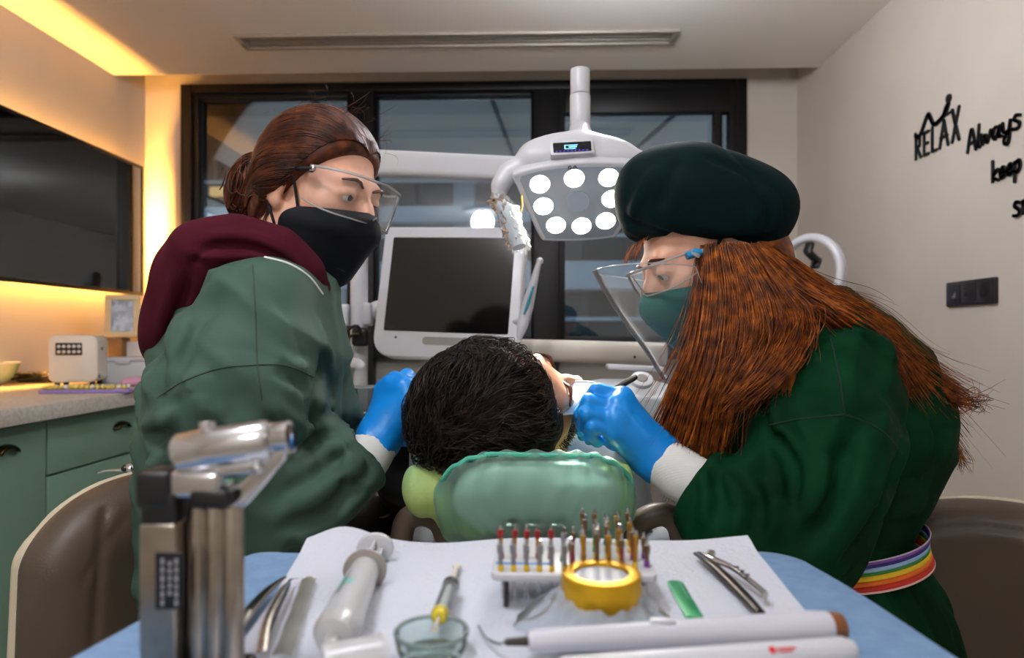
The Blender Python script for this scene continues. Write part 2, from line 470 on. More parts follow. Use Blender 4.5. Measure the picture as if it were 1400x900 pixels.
# ================================================================== room shell
XL, XR, YB, YF, HC, YC = -1.99, 1.33, 3.46, -1.7, 2.345, 3.2
def slabbox(name, lo, hi, m, kind='structure', parent=None):
    b = MB(); lo = V3(lo); hi = V3(hi); b.box((lo + hi) / 2, hi - lo); o = b.build(name, m, parent, smooth=False)
    if kind and parent is None: o['kind'] = kind
    return o
slabbox('floor', (XL - .1, YF - .1, -.08), (XR + .1, YB + .1, 0), M_FLOOR)
slabbox('ceiling', (XL - .1, YF - .1, HC), (XR + .1, YC, HC + .3), M_CEIL)
slabbox('trim_1', (XL - .1, YC + .001, HC + .22), (XR + .1, YB + .1, HC + .3), M_CEIL)
slabbox('wall_left', (XL - .1, YF - .1, 0), (XL, YB + .1, HC + .22), M_WALL)
slabbox('wall_right', (XR, YF - .1, 0), (XR + .1, YB + .1, HC + .22), M_WALL)
slabbox('wall_front', (XL, YF - .1, 0), (XR, YF, HC), M_WALL)
WX0, WX1, WZ1 = on_y(249, YB), on_y(1020, YB), 2.39
b = MB()
for lo, hi in (((XL, YB, 0), (WX0, YB + .1, HC + .22)), ((WX1, YB, 0), (XR, YB + .1, HC + .22)), ((WX0, YB, WZ1), (WX1, YB + .1, HC + .22))):
    lo = V3(lo); hi = V3(hi); b.box((lo + hi) / 2, hi - lo)
b.build('wall_back', M_WALL, smooth=False)['kind'] = 'structure'

# window: black metal frame, three lights, parapet panels under the rail
win = thing('window_1', None, None, (0, YB, 0), kind='structure')
def fx(px): return on_y(px, YB)
ZR0, ZR1 = 0.985, 1.06
def bar(name, x0, x1, z0, z1, y0=-.02, y1=.09, m=M_BLACKFR):
    q = MB(); q.box(((x0 + x1) / 2, (y0 + y1) / 2, (z0 + z1) / 2), (x1 - x0, y1 - y0, z1 - z0), 0.004); return q.build(name, m, win)
bar('frame', WX0, fx(264), 0, WZ1); bar('frame', fx(1006), WX1, 0, WZ1)
bar('frame', fx(264), fx(1006), WZ1 - .045, WZ1); bar('frame', fx(264), fx(1006), 0, .06)
bar('mullion', fx(482), fx(512), .06, WZ1 - .045, -.03); bar('mullion', fx(729), fx(764), .06, WZ1 - .045, -.03)
bar('rail', fx(264), fx(482), ZR0, ZR1); bar('rail', fx(512), fx(729), ZR0, ZR1); bar('rail', fx(764), fx(1006), ZR0, ZR1)
def sash(x0, x1, z0, z1, ws, wt, y0):
    q = MB()
    for (a, b_, c, d) in ((x0, x0 + ws, z0, z1), (x1 - ws, x1, z0, z1), (x0 + ws, x1 - ws, z1 - wt, z1), (x0 + ws, x1 - ws, z0, z0 + .04)):
        q.box(((a + b_) / 2, y0 + .03, (c + d) / 2), (b_ - a, .06, d - c), .004)
    q.build('sash', M_BLACKFR, win)
sash(fx(264), fx(482), ZR1, WZ1 - .045, .03, .025, 0); sash(fx(512), fx(729), ZR1, WZ1 - .045, .012, .02, .01); sash(fx(764), fx(1006), ZR1, WZ1 - .045, .03, .125, -.03)
sash(fx(975), fx(1006), ZR1, WZ1 - .045, .04, .125, -.028)
for a, b_ in ((264, 482), (512, 729), (764, 1006)):
    q = MB(); q.box(((fx(a) + fx(b_)) / 2, .05, (ZR1 + WZ1) / 2), (fx(b_) - fx(a), .008, WZ1 - ZR1 - .03)); q.build('pane', M_GLASS, win, smooth=False)
    q = MB(); q.box(((fx(a) + fx(b_)) / 2, .05, (ZR0 + .06) / 2), (fx(b_) - fx(a), .02, ZR0 - .06)); q.build('parapet_panel', M_GREYPANEL, win, smooth=False)

# linear air diffuser in the ceiling
def ceil_pt(px, py):
    z = (HC - CAMZ) * FPX / (CY - py); return P(px, py, z)
a, b_, c, d = ceil_pt(322, 50), ceil_pt(932, 36), ceil_pt(922, 56), ceil_pt(338, 68)
vx0, vx1 = (a[0] + d[0]) / 2, (b_[0] + c[0]) / 2; vy0, vy1 = (a[1] + b_[1]) / 2, (c[1] + d[1]) / 2
vy0, vy1 = min(vy0, vy1), max(vy0, vy1)
vent = thing('ceiling_vent', 'long narrow air vent with metal frame set in the ceiling', 'vent', ((vx0 + vx1) / 2, (vy0 + vy1) / 2, HC))
W, D = vx1 - vx0, vy1 - vy0
M_VENT = mat('vent_aluminium', '#a9a297', 0.45, 0.3); M_VDARK = mat('vent_slot', '#8a857c', 0.6)
q = MB()
for cc, ss in (((0, D / 2 - .01, -.006), (W, .02, .012)), ((0, -D / 2 + .01, -.006), (W, .02, .012)), ((W / 2 - .012, 0, -.006), (.024, D - .04, .012)), ((-W / 2 + .012, 0, -.006), (.024, D - .04, .012))): q.box(cc, ss, .003)
q.build('frame', M_VENT, vent)
for i in range(3):
    q = MB(); q.box((0, -D / 2 + .02 + (i + .5) * (D - .04) / 3, -.003), (W - .05, (D - .04) / 3 - .003, .003), 0, rot=Euler((.12, 0, 0)).to_matrix()); q.build('blade', M_VENT, vent)
q = MB(); q.box((0, 0, -.0005), (W - .05, D - .04, .0008)); q.build('backing', M_VDARK, vent)

# ================================================================== outside
M_CONC = mat('pale_render', '#8e9aa6', 0.8, col2='#87939f', nscale=1); M_DARKW = mat('dark_facade_glass', '#1d2830', 0.15, col2='#31404a', nscale=.8, spec=.8)
M_SLAB = mat('white_balcony_slab', '#a9b6c2', 0.7); M_GREYW = mat('grey_facade', '#5b646c', 0.8); M_SOFF = mat('grey_soffit', '#c2c0bc', .8)
M_LITW = emat('lit_office_window', '#ffcf8a', 1.2)
YE = 11.5
bld = thing('office_building', 'grey office block across the street with white floor bands seen through the window', 'building', (0, YE, -8))
def ex(px): return on_y(px, YE)
def ez(py): return CAMZ + (CY - py) / FPX * YE + 8
q = MB(); q.box((0, .3, ez(330)), (24, .4, 26)); q.build('facade', M_GREYW, bld, smooth=False)
for (y0, y1) in ((290, 311), (362, 398), (470, 500), (190, 214)):
    q = MB(); q.box((0, -.25, (ez(y0) + ez(y1)) / 2), (24, .7, ez(y0) - ez(y1)), .02); q.build('floor_band', M_SLAB, bld)
    q = MB(); q.tube([(-12, -.6, ez(y0) + .4), (12, -.6, ez(y0) + .4)], .03, 8); q.build('balcony_rail', M_SLAB, bld)
for row in ((216, 289), (312, 361), (399, 469)):
    for i in range(14):
        x0 = -9.6 + i * 1.4; w = 1.28
        q = MB(); q.box((x0, .06, (ez(row[0]) + ez(row[1])) / 2), (w, .08, ez(row[0]) - ez(row[1]) - .03), .01); wn = q.build('window', M_DARKW, bld)
        q = MB()
        for k in (0,): q.box((x0 + k, .01, (ez(row[0]) + ez(row[1])) / 2), (.05, .05, ez(row[0]) - ez(row[1]) - .03))
        q.build('glazing_bar', M_GREYW, wn, world=False)
for px in (638, 470, 980, 240, 60):
    q = MB(); q.box((ex(px), -.35, ez(330)), (.34, .34, 26), .02); q.build('column', M_CONC, bld)
for px, py in ((350, 205), (600, 330), (300, 260), (860, 300), (920, 430)):
    q = MB(); q.box((ex(px), -.02, ez(py)), (.3, .04, .16)); q.build('lit_lamp', M_LITW, bld, smooth=False)
# canopy just outside the glass
can = thing('canopy', 'flat grey canopy with thin slanting arms outside above the window', 'canopy', (0, 3.8, 2.55))
q = MB(); q.box((0, 1.3, .12), (5.5, 2.4, .06), .01); q.box((0, 2.5, .07), (5.5, .05, .16), .01); q.build('roof_panel', M_SOFF, can)
for x0, x1 in ((-1.35, -1.1), (-.25, -.12), (1.0, .72)):
    q = MB(); q.tube([(x0, .15, -.02), (x1, 2.4, .05)], .016, 8); q.build('arm', M_GREYW, can)

# ================================================================== left wall mirror with its light strips
def wall_l(px, py):
    y = on_x(px, XL); return y, hz(py, XL, y)
my1, mz1 = wall_l(178, 228); _, mz0 = wall_l(174, 404); my0 = 1.2
mir = thing('wall_mirror', 'wide black-framed mirror on the left wall, lit from behind', 'mirror', (XL, (my0 + my1) / 2, (mz0 + mz1) / 2))
ML, MH = my1 - my0, mz1 - mz0
M_MIR = mat('tinted_mirror', '#e2e8ea', 0.03, 1.0); M_LED = emat('warm_led', '#ffbd66', 120.0)
q = MB(); q.box((.058, 0, 0), (.012, ML - .03, MH - .03)); q.build('glass', M_MIR, mir, smooth=False)
q = MB()
for cc, ss in (((.055, 0, MH / 2 - .008), (.024, ML, .016)), ((.055, 0, -MH / 2 + .008), (.024, ML, .016)), ((.055, ML / 2 - .008, 0), (.024, .016, MH - .032)), ((.055, -ML / 2 + .008, 0), (.024, .016, MH - .032))): q.box(cc, ss, .002)
q.build('frame', M_BLACKFR, mir)
q = MB(); q.box((.025, 0, 0), (.05, ML - .3, MH - .3)); q.build('backing', M_BLACK, mir, smooth=False)
for nm, cc, ss in (('light_strip', (.012, 0, MH / 2 - .075), (.012, ML - .16, .012)), ('light_strip', (.012, 0, -MH / 2 + .06), (.012, ML - .16, .012)), ('light_strip', (.012, ML / 2 - .048, 0), (.012, .012, MH - .16))):
    q = MB(); q.box(cc, ss); q.build(nm, emat('warm_led', '#ffb04e', 155.0 if cc[2] > .1 else (230.0 if cc[2] < -.1 else 420.0)), mir, smooth=False)

# ================================================================== camera, world, room lamp and added fill lights
cam = bpy.data.cameras.new('camera'); co = bpy.data.objects.new('camera', cam); COL.objects.link(co); SC.camera = co
co.location = CAM; co.rotation_euler = (radians(90), 0, YAW)
cam.sensor_width = 36.0; cam.lens = FPX * 36 / 1400; cam.shift_y = 10 / 1400; cam.clip_start = 0.02
cam.dof.use_dof = True; cam.dof.focus_distance = 0.95; cam.dof.aperture_fstop = 4.5
w = bpy.data.worlds.new('world'); SC.world = w; w.use_nodes = True
bg = w.node_tree.nodes['Background']; bg.inputs[0].default_value = lin('#a6b1bb'); bg.inputs[1].default_value = 1.5

def ceiling_lamp(x, y, r, power, col, label, drop=0.0):
    t = thing('ceiling_light', label, 'ceiling light', (x, y, HC)); q = MB()
    q.lathe([(0, 0), (r * 1.7, 0), (r * 1.75, -.01), (r * 1.7, -.022), (r, -.03), (0, -.03)], 48); q.build('housing', M_WHITEM, t)
    if drop: q = MB(); q.cyl((0, 0, -.028), (0, 0, -.034 - drop), r * .3, 20); q.build('stem', M_WHITEM, t)
    q = MB(); q.lathe([(r * .55, -.03 - drop)] + [(r * sin(a), -.03 - drop - r * .83 - r * cos(a)) for a in [.6 + (pi - .6) * k / 12 for k in range(13)]][::1], 40); q.build('diffuser', emat('lamp_diffuser', col, power), t)
ceiling_lamp(-.48, .33, .11, 46, '#f8f8ff', 'round ceiling light above the instrument table')
ceiling_lamp(-.38, -1.0, .11, 40, '#f8f8ff', 'added unseen fill light near the wall behind the instrument table')  # added globe behind the camera, only there to brighten the room
ceiling_lamp(.32, 1.96, .08, 58, '#f8f8ff', 'added unseen fill light in front of the air vent on the window side', .07)  # added globe kept out of view, lifts the ceiling and far walls

SC.view_settings.view_transform = 'Standard'; SC.view_settings.look = 'None'; SC.view_settings.gamma = 1
SC.view_settings.use_curve_mapping = False; SC.view_settings.exposure = 0.8
cy = SC.cycles; cy.use_denoising = True; cy.max_bounces = 10; cy.transparent_max_bounces = 24; cy.sample_clamp_indirect = 4.0
cy.caustics_reflective = False; cy.caustics_refractive = False
# ================================================================== left cabinets and worktop
XF = -1.315
def cup_handle(parent, y, z, nm='cup_handle'):
    q = MB(); n, K = 20, 7; vs = []; fs = []
    for i in range(K):
        t = i / (K - 1) * pi * .5; r = .042 * (cos(t) * .35 + .65) ; d = .026 * sin(t)
        for j in range(n + 1):
            a = pi * j / n; vs.append((d, r * 1.05 * cos(a), .026 * sin(a) * (1 - .15 * i / K) * cos(t * .55)))
    for i in range(K - 1):
        for j in range(n): k = i * (n + 1) + j; fs.append((k, k + 1, k + n + 2, k + n + 1))
    q.add(vs, fs); q.box((.002, 0, -.002), (.004, .1, .01), .002)
    o = q.build(nm, M_BRASS, parent); o.location = (0.010, y, z)
    md = o.modifiers.new('thick', 'SOLIDIFY'); md.thickness = 0.0025
    return o
def cabinet(y0, y1, fronts, label):
    t = thing('base_cabinet', label, 'cabinet', (XF - .3, (y0 + y1) / 2, 0), group='sage green cabinets along the left wall'); yc = (y0 + y1) / 2
    q = MB(); q.box((-.035, 0, .48), (.58, y1 - y0 - .004, .78)); q.box((-.06, 0, .045), (.5, y1 - y0 - .004, .09)); q.build('body', M_CAB, t)
    for kind, a, b_, za, zb, hy, hzz in fronts:
        f = MB(); f.box((0.009, 0, 0), (.018, b_ - a - .006, zb - za - .006), .0025); o = f.build(kind, M_CAB, t); o.location = (.257, (a + b_) / 2 - yc, (za + zb) / 2)
        cup_handle(o, hy - (a + b_) / 2, hzz - (za + zb) / 2)
cabinet(.95, 1.85, [('door', 1.35, 1.85, .1, .87, 1.70, .80), ('door', .95, 1.35, .1, .87, 1.05, .80)], 'green base cabinet with tall doors and a brass cup handle beside the brown stool')
cabinet(1.85, 2.62, [('drawer', 1.85, 2.62, .712, .87, 2.19, .80), ('drawer', 1.85, 2.62, .41, .712, 2.19, .6), ('drawer', 1.85, 2.62, .1, .41, 2.19, .3)], 'green base cabinet with wide drawers and brass cup handle behind the assistant')
cabinet(2.62, 3.455, [('drawer', 2.62, 3.45, .712, .87, 3.03, .80), ('door', 2.62, 3.45, .1, .712, 2.75, .62)], 'green base cabinet in the corner under the window')
wt = MB(); wt.box(((XL + XF + .02) / 2, (.95 + 3.455) / 2, .8975), (XF + .02 - XL - .002, 3.455 - .95, .045), .004)
tag(wt.build('worktop', M_STONE), 'pale speckled stone worktop over the green cabinets', 'worktop')
ZW = .92
def W_(px, py):
    """point of the worktop seen at a pixel"""
    z = (CAMZ - ZW) * FPX / (py - CY); return P(px, py, z)
def up_frame(px, py, yawdeg): return W_(px, py), Euler((0, 0, radians(yawdeg))).to_matrix()

# steriliser with key pad: front faces the room / camera
loc, R = up_frame(108, 527, 20)
t = thing('glass_bead_steriliser', 'small white tabletop steriliser with a dark pad of round keys', 'steriliser', loc, R)
q = MB(); q.prism(rrect(.155, .17, .025), -.075, .075, M=Matrix.Translation((0, 0, .10)) @ Matrix.Rotation(radians(90), 4, 'X'), bev=.008); q.build('housing', mat('warm_white_plastic', '#e6dfd0', .35), t)
q = MB(); q.box((-.012, -.0775, .135), (.082, .006, .044), .002); kp = q.build('key_pad', M_BLACK, t)
for r in range(2):
    for c in range(5):
        q = MB(); q.cyl((-.042 + c * .0155, -.0805, .144 - r * .019), (-.042 + c * .0155, -.0835, .144 - r * .019), .0058, 12, bev=.001); q.build('key', M_OFFW, kp)
q = MB(); q.cyl((.0775, -.02, .135), (.081, -.02, .135), .006, 12); q.cyl((.0775, -.06, .035), (.081, -.06, .035), .007, 12); q.build('socket', M_DSTEEL, t)
for sx in (-1, 1):
    for sy in (-1, 1):
        q = MB(); q.cyl((sx * .055, sy * .05, 0), (sx * .055, sy * .05, .016), .009, 10); q.build('foot', M_BLACK, t)
# storage box with lid
loc, R = up_frame(176, 523, 14)
t = thing('storage_box', 'white plastic box with lid beside the white steriliser', 'box', loc, R)
q = MB(); q.prism(rrect(.17, .12, .015), 0, .085, bev=.006); q.build('body', M_WHITE, t)
q = MB(); q.prism(rrect(.182, .132, .018), .084, .1, bev=.005); q.box((0, -.068, .085), (.05, .006, .022), .002); q.build('lid', M_WHITE, t)
bx = W_(176, 523); BXZ = ZW + .101
def cardbox(px, py, z, sz, m, label, yaw=12, base=ZW):
    p = P(px, py, z); t = thing('card_box', label, 'box', (p[0], p[1], base), Euler((0, 0, radians(yaw))).to_matrix())
    q = MB(); q.box((0, 0, sz[2] / 2), sz, .003); q.build('carton', m, t); q = MB(); q.box((0, 0, sz[2] + .0015), (sz[0] * .96, sz[1] * .96, .003), .001); q.build('flap', m, t)
    return t
M_KRAFT = mat('brown_card', '#8a6a3e', .7, col2='#7c5e36', nscale=20)
cardbox(150, 480, 2.93, (.13, .1, .17), M_KRAFT, 'brown card box standing behind the white steriliser')
cardbox(182, 478, 3.0, (.15, .1, .155), M_WHITEM, 'white card box behind the lidded plastic box')
def pic_frame(p, w, h, tilt, yaw, label, cols):
    R = (Matrix.Rotation(radians(yaw), 3, 'Z') @ Matrix.Rotation(radians(-tilt), 3, 'X'))
    t = thing('picture_frame', label, 'picture frame', p, R); fr = mat('cream_wood', '#d9c79c', .5)
    q = MB()
    for cc, ss in (((0, 0, .012), (w, .016, .024)), ((0, 0, h - .012), (w, .016, .024)), ((-w / 2 + .012, 0, h / 2), (.024, .016, h - .048)), ((w / 2 - .012, 0, h / 2), (.024, .016, h - .048))): q.box(cc, ss, .003)
    q.build('frame', fr, t)
    m = mat('photo_print', cols[0], .25, col2=cols[1], nscale=22, contrast=(.48, .52)); q = MB(); q.box((0, .002, h / 2), (w - .046, .004, h - .046)); q.build('photo', m, t)
    q = MB(); q.box((0, .05, h * .35), (.03, .004, h * .75), .001, rot=Euler((radians(24), 0, 0)).to_matrix()); q.build('strut', M_BLACK, t)
p = P(167, 470, 2.9); pic_frame((p[0], p[1], ZW + .176), .13, .185, 10, 28, 'taller cream picture frame leaning behind the white boxes', ('#6a7890', '#20283f'))
p = P(196, 472, 3.08); pic_frame((p[0], p[1], ZW + .16), .12, .15, 14, -8, 'smaller picture frame partly hidden behind the assistant', ('#8d7b5a', '#3d3a34'))
# shade guide tray with yellow-white teeth rows
loc, R = up_frame(120, 537, 8)
t = thing('shade_guide_tray', 'lilac tray with rows of yellow and white tooth samples at the worktop edge', 'tray', loc, R)
M_LILAC = mat('lilac_plastic', '#9a86c8', .35); q = MB(); q.prism(rrect(.27, .075, .02), 0, .012, bev=.004); q.build('tray', M_LILAC, t)
M_TY = mat('ivory_yellow', '#e3d35e', .3); M_TW = mat('ivory_white', '#e9e6d2', .3)
for i in range(16):
    for r in range(2):
        q = MB(); q.sph((-.118 + i * .0157, -.018 + r * .032, .018), .0075, 10, (.85, 1.7, 1)); q.build('tooth_sample', M_TY if (r == 0 and i % 5 != 4) else M_TW, t)
loc, R = up_frame(194, 528, 12)
t = thing('pen_pouch', 'pink and green soft pouch beside the lilac tray', 'pouch', loc, R)
q = MB(); q.box((-.02, 0, .016), (.085, .07, .03), .014, seg=4); q.build('pouch', mat('pink_cloth', '#cf9fc0', .7), t); q = MB(); q.box((.035, 0, .012), (.07, .06, .022), .01, seg=4); q.build('cuff', mat('mint_cloth', '#a9c79b', .7), t)
# cable bundle
pts = []; c0 = W_(55, 523)
for i in range(150):
    a = i * .33; r = .07 + .035 * sin(i * .37) + .02 * sin(i * 1.13); pts.append((c0[0] + r * cos(a) * 1.15, c0[1] + r * sin(a) * .8, ZW + .012 + .013 * (1 + sin(i * .71 + .3 * sin(i * .2)))))
t = thing('cable_bundle', 'tangled black cable coil lying on the pale worktop', 'cable', (c0[0], c0[1], ZW))
q = MB(); q.tube(pts, .0042, 8, smooth=420); q.build('cable', M_BLACK, t, world=True)
q = MB(); q.box((.02, -.045, .018), (.13, .035, .03), .006); q.build('adapter', M_BLACK, t)
# bowl
loc = W_(-6, 528)
t = thing('mixing_bowl', 'teal and white bowl at the left edge of the worktop', 'bowl', (loc[0] - .03, loc[1] + .02, ZW))
q = MB(); q.lathe([(.028, 0), (.03, .004), (.055, .02), (.076, .05), (.085, .082), (.087, .084), (.083, .083), (.073, .052), (.052, .024), (.02, .01), (0, .009)], 40); q.build('bowl', mat('teal_glaze', '#3f7f78', .25, col2='#b7c4b4', nscale=9, stretch=(1, 1, .3)), t)
q = MB(); q.lathe([(.0845, .0805), (.088, .0815), (.0885, .085), (.084, .085)], 40, close=True); q.build('rim', M_WHITE, t)

# ================================================================== right wall: lettering, sockets, ring lamp
STROKES = {
 'A': ([[(.02, 0), (.35, 1), (.66, 0)], [(.1, .36), (.6, .38)]], .72), 'l': ([[(.12, 1), (.04, .1), (.2, 0)]], .26), 'w': ([[(0, .5), (.1, .03), (.3, .42), (.45, .03), (.68, .52)]], .72),
 'a': ([[(.5, .46), (.2, .5), (.05, .2), (.22, 0), (.5, .38)], [(.52, .5), (.5, .06), (.66, .02)]], .66), 'y': ([[(0, .5), (.1, .1), (.42, .12), (.52, .5)], [(.52, .5), (.42, -.36), (.14, -.4), (.16, -.14), (.62, .1)]], .62),
 's': ([[(.46, .5), (.2, .56), (.1, .4), (.42, .2), (.34, 0), (.03, .02)]], .56), 'k': ([[(.06, 1), (.05, 0)], [(.46, .55), (.08, .24), (.52, 0)]], .56), 'e': ([[(.05, .26), (.45, .3), (.3, .54), (.07, .34), (.16, .02), (.52, .12)]], .54),
 'p': ([[(.06, .5), (.04, -.42)], [(.05, .42), (.36, .54), (.46, .24), (.26, 0), (.06, .08)]], .54), 'm': ([[(.05, .5), (.05, 0)], [(.05, .35), (.25, .52), (.33, 0)], [(.33, .35), (.55, .52), (.64, 0)]], .74), 'i': ([[(.08, .5), (.1, .05), (.2, 0)], [(.09, .75), (.1, .78)]], .28),
 'R': ([[(.04, 0), (.04, 1)], [(.04, 1), (.38, .92), (.36, .55), (.04, .5)], [(.16, .5), (.45, 0)]], .52), 'E': ([[(.42, 0), (.04, 0), (.04, 1), (.42, 1)], [(.04, .5), (.36, .5)]], .5), 'L': ([[(.04, 1), (.04, 0), (.4, 0)]], .46), 'X': ([[(0, 0), (.5, 1)], [(.5, 0), (0, 1)]], .56),
}
M_SIGN = mat('matt_black_acrylic', '#131315', .5)
def stroke_poly(q, pts, w, d, curve=True):
    pts = catmull(pts, 4 * len(pts)) if curve and len(pts) > 2 else V3(pts)
    for a, b_ in zip(pts[:-1], pts[1:]):
        t = b_ - a; L = np.linalg.norm(t)
        if L < 1e-6: continue
        n = np.array([-t[1], t[0]]) / L * w / 2; q.prism([tuple(a - n), tuple(b_ - n), tuple(b_ + n), tuple(a + n)], 0, d)
    for a in pts: q.prism([(a[0] + w / 2 * cos(k * pi / 4), a[1] + w / 2 * sin(k * pi / 4)) for k in range(8)], 0, d)
MSIGN = lambda y, z: basis((0, -1, 0), (0, 0, 1), (-1, 0, 0), (XR - .001, y, z))
def word(name, txt, y, z, size, xs, w, label, rise=0.0, curve=True, sizes=None, part='letter', gx=.92):
    t = thing(name, label, 'wall sign', (XR, y, z)); u = 0
    for i, ch in enumerate(txt):
        st, adv = STROKES[ch]; sz = size * (sizes[i] if sizes else 1); q = MB(MSIGN(0, 0))
        for s_ in st: stroke_poly(q, [(u + x * size * xs * gx, yy * sz + rise * u) for x, yy in s_], w, .005, curve)
        q.M = MSIGN(0, 0); o = q.build(part, M_SIGN, t, smooth=False); o.location = (-XR, 0, 0) if False else (0, 0, 0)
        for v in o.data.vertices: v.co.x -= XR
        u += adv * size * xs
    return t
y0 = on_x(1253, XR); y1 = on_x(1311, XR); zb = hz(218, XR, y0)
LW = (y0 - y1) / 2.5
t = word('relax_sign', 'RELAX', y0, zb, .085, LW / .085, .0105, 'black RELAX wall letters with a lounging figure on top', curve=False, sizes=(.86, .88, .92, .98, 1.2), gx=.74)
q = MB(MSIGN(0, 0))
S_ = y0 - y1
stroke_poly(q, [(0, .08), (.12 * S_, .076), (.3 * S_, .128), (.36 * S_, .122), (.46 * S_, .088), (.62 * S_, .092), (.74 * S_, .108), (.8 * S_, .128)], .0145, .005, True)
stroke_poly(q, [(0, .088), (.005, .078)], .010, .005); stroke_poly(q, [(.7 * S_, .1), (.74 * S_, .118), (.78 * S_, .126)], .017, .005); stroke_poly(q, [(.62 * S_, .094), (.9 * S_, .1)], .007, .005)
q.prism([(.8 * S_ + .0135 * cos(k * pi / 8), .146 + .0135 * sin(k * pi / 8)) for k in range(16)], 0, .005)
o = q.build('figure', M_SIGN, t, smooth=False)
for v in o.data.vertices: v.co.x -= XR
ya = on_x(1324, XR); word('always_wall_sign', 'Always', ya, hz(209, XR, ya), .066, 1.0, .0092, 'black handwritten word Always beside the RELAX sign', rise=.05)
yk = on_x(1358, XR); word('keep_wall_sign', 'keep', yk, hz(249, XR, yk), .058, .95, .0092, 'black handwritten word keep on the right wall below Always', rise=.05)
ys = on_x(1387, XR); word('smile_wall_sign', 'smile', ys, hz(296, XR, ys), .066, .95, .0092, 'black handwritten word starting with s cut by the right picture edge', rise=.05)
# socket plate
yo0, yo1 = on_x(1297, XR), on_x(1365.5, XR); zo = (hz(387, XR, yo0) + hz(420, XR, yo0)) / 2; HO = hz(387, XR, yo0) - hz(420, XR, yo0); WO = yo0 - yo1
t = thing('wall_socket', 'black three-gang socket plate on the right wall', 'wall socket', (XR, (yo0 + yo1) / 2, zo))
MS = basis((0, -1, 0), (0, 0, 1), (-1, 0, 0)); M_SOCK = mat('anthracite_plastic', '#26262b', .35)
q = MB(MS); q.prism(rrect(WO, HO, .006), 0.0005, .009, bev=.002); q.build('plate', M_SOCK, t)
for i in range(3):
    q = MB(MS); u = (-1 + i) * WO * .315; q.prism(rrect(WO * .29, HO * .78, .003, cx=u), .0088, .0125, bev=.001); mod = q.build('module', M_SOCK, t)
    q = MB(MS)
    if i == 0: q.prism([(u - .006, -.012), (u + .012, -.012), (u + .012, .006), (u + .003, -.002)], .0126, .0135)
    elif i == 1:
        for sx in (-1, 1): q.prism(rrect(.016, .014, .002, cx=u + sx * .011, cy=-.004), .0126, .0135)
        q.prism(rrect(.04, .005, .001, cx=u, cy=.012), .0126, .0135)
    else: q.lathe([(.019, .0126), (.021, .0135), (.021, .0126)], 24, Matrix.Translation((u, 0, 0)), close=True); q.cyl((u, 0, .0124), (u, 0, .0129), .019, 24); q.cyl((u - .009, 0, .0128), (u - .009, 0, .0135), .0028, 10); q.cyl((u + .009, 0, .0128), (u + .009, 0, .0135), .0028, 10)
    q.build('outlet', M_BLACK if i != 0 else mat('grey_mark', '#7c7c80', .5), mod)
# ring lamp on a stand
c = P(1105, 374, 2.62); nrm = unit(-FWD * .47 - RGT * .88)
t = thing('ring_lamp', 'white ring light on a black stand behind the dentist', 'ring light', (c[0], c[1], 0))
MR = Matrix.Translation(Vector(c)) @ frame_from(nrm).to_4x4()
q = MB(MR); q.lathe([(.137 + .0155 * cos(k * pi / 8), .013 * sin(k * pi / 8)) for k in range(16)], 64, close=True); q.build('ring', mat('ring_diffuser', '#d8dae2', .3), t, world=True)
q = MB(MR); q.lathe([(.121, -.011), (.153, -.011), (.15, -.02), (.124, -.02)], 64, close=True); q.build('back_shell', M_WHITE, t, world=True)
pb = c + UPV * -.15
q = MB(); q.tube([pb + nrm * -.02, (pb[0], pb[1], .55), (pb[0], pb[1], .12)], [.011, .012, .013], 14); q.build('pole', M_BLACK, t, world=True)
q = MB(); q.tube([pb + UPV * .0, pb + UPV * .08 + RGT * .01 + nrm * .01, c + UPV * .01 + RGT * .02 + nrm * .015, c + UPV * .05 + RGT * .03 + nrm * .02], .0045, 8, smooth=20); q.build('gooseneck', M_BLACK, t, world=True)
ch = c + UPV * .062 + RGT * .032 + nrm * .02
q = MB(); q.box((0, 0, 0), (.085, .03, .022), .007, rot=None); q.box((-.034, .004, .02), (.02, .034, .045), .007); q.box((.034, .004, -.006), (.02, .034, .045), .007); o = q.build('phone_clamp', M_BLACK, t); o.location = ch - V3((c[0], c[1], 0)); o.rotation_euler = (0, .5, .6)
for k in range(3):
    a = k * 2.094 + .4; q = MB(); q.tube([(pb[0], pb[1], .45), (pb[0] - .02 + .15 * cos(a), pb[1] + .15 * sin(a), .012)], .008, 10); q.build('leg', M_BLACK, t, world=True)

# ================================================================== dental unit behind the patient
UX, UY = P(491, 480, 1.78)[:2]
un = thing('dental_unit', 'white dental unit column with spittoon bowl beside the chair', 'dental unit', (UX, UY, 0))
q = MB(); q.tube([(UX, UY, .55), (UX, UY, CAMZ + .49)], .0225, 24); q.build('column', M_WHITE, un, world=True)
q = MB(); q.box((UX + .02, UY + .04, .33), (.26, .3, .62), .04, seg=4); q.box((UX + .02, UY + .04, .02), (.3, .36, .04), .01); q.build('base_cabinet', M_WHITE, un, world=True)
bw = P(605, 540, 1.68)
q = MB(); q.lathe([(.03, -.1), (.06, -.085), (.11, -.045), (.138, 0), (.141, .006), (.134, .004), (.1, -.035), (.05, -.062), (.0, -.068)], 48, Matrix.Translation(bw + UPV * .03)); q.build('spittoon_bowl', M_OFFW, un, world=True)
q = MB(); q.tube([(UX + .06, UY, .6), (bw[0] - .04, bw[1], bw[2] - .14), (bw[0], bw[1], bw[2] - .06)], [.05, .045, .035], 20, smooth=14); q.build('bowl_arm', M_OFFW, un, world=True)
def PB(px, py, z, s, bev, name, m, par, rz=0):
    q = MB(); q.box((0, 0, 0), s, bev, seg=3); o = q.build(name, m, par, world=True)
    p = P(px, py, z); R = Matrix.Translation(Vector(p)) @ Matrix.Rotation(YAW + rz, 4, 'Z')
    o.data.transform(R); return o
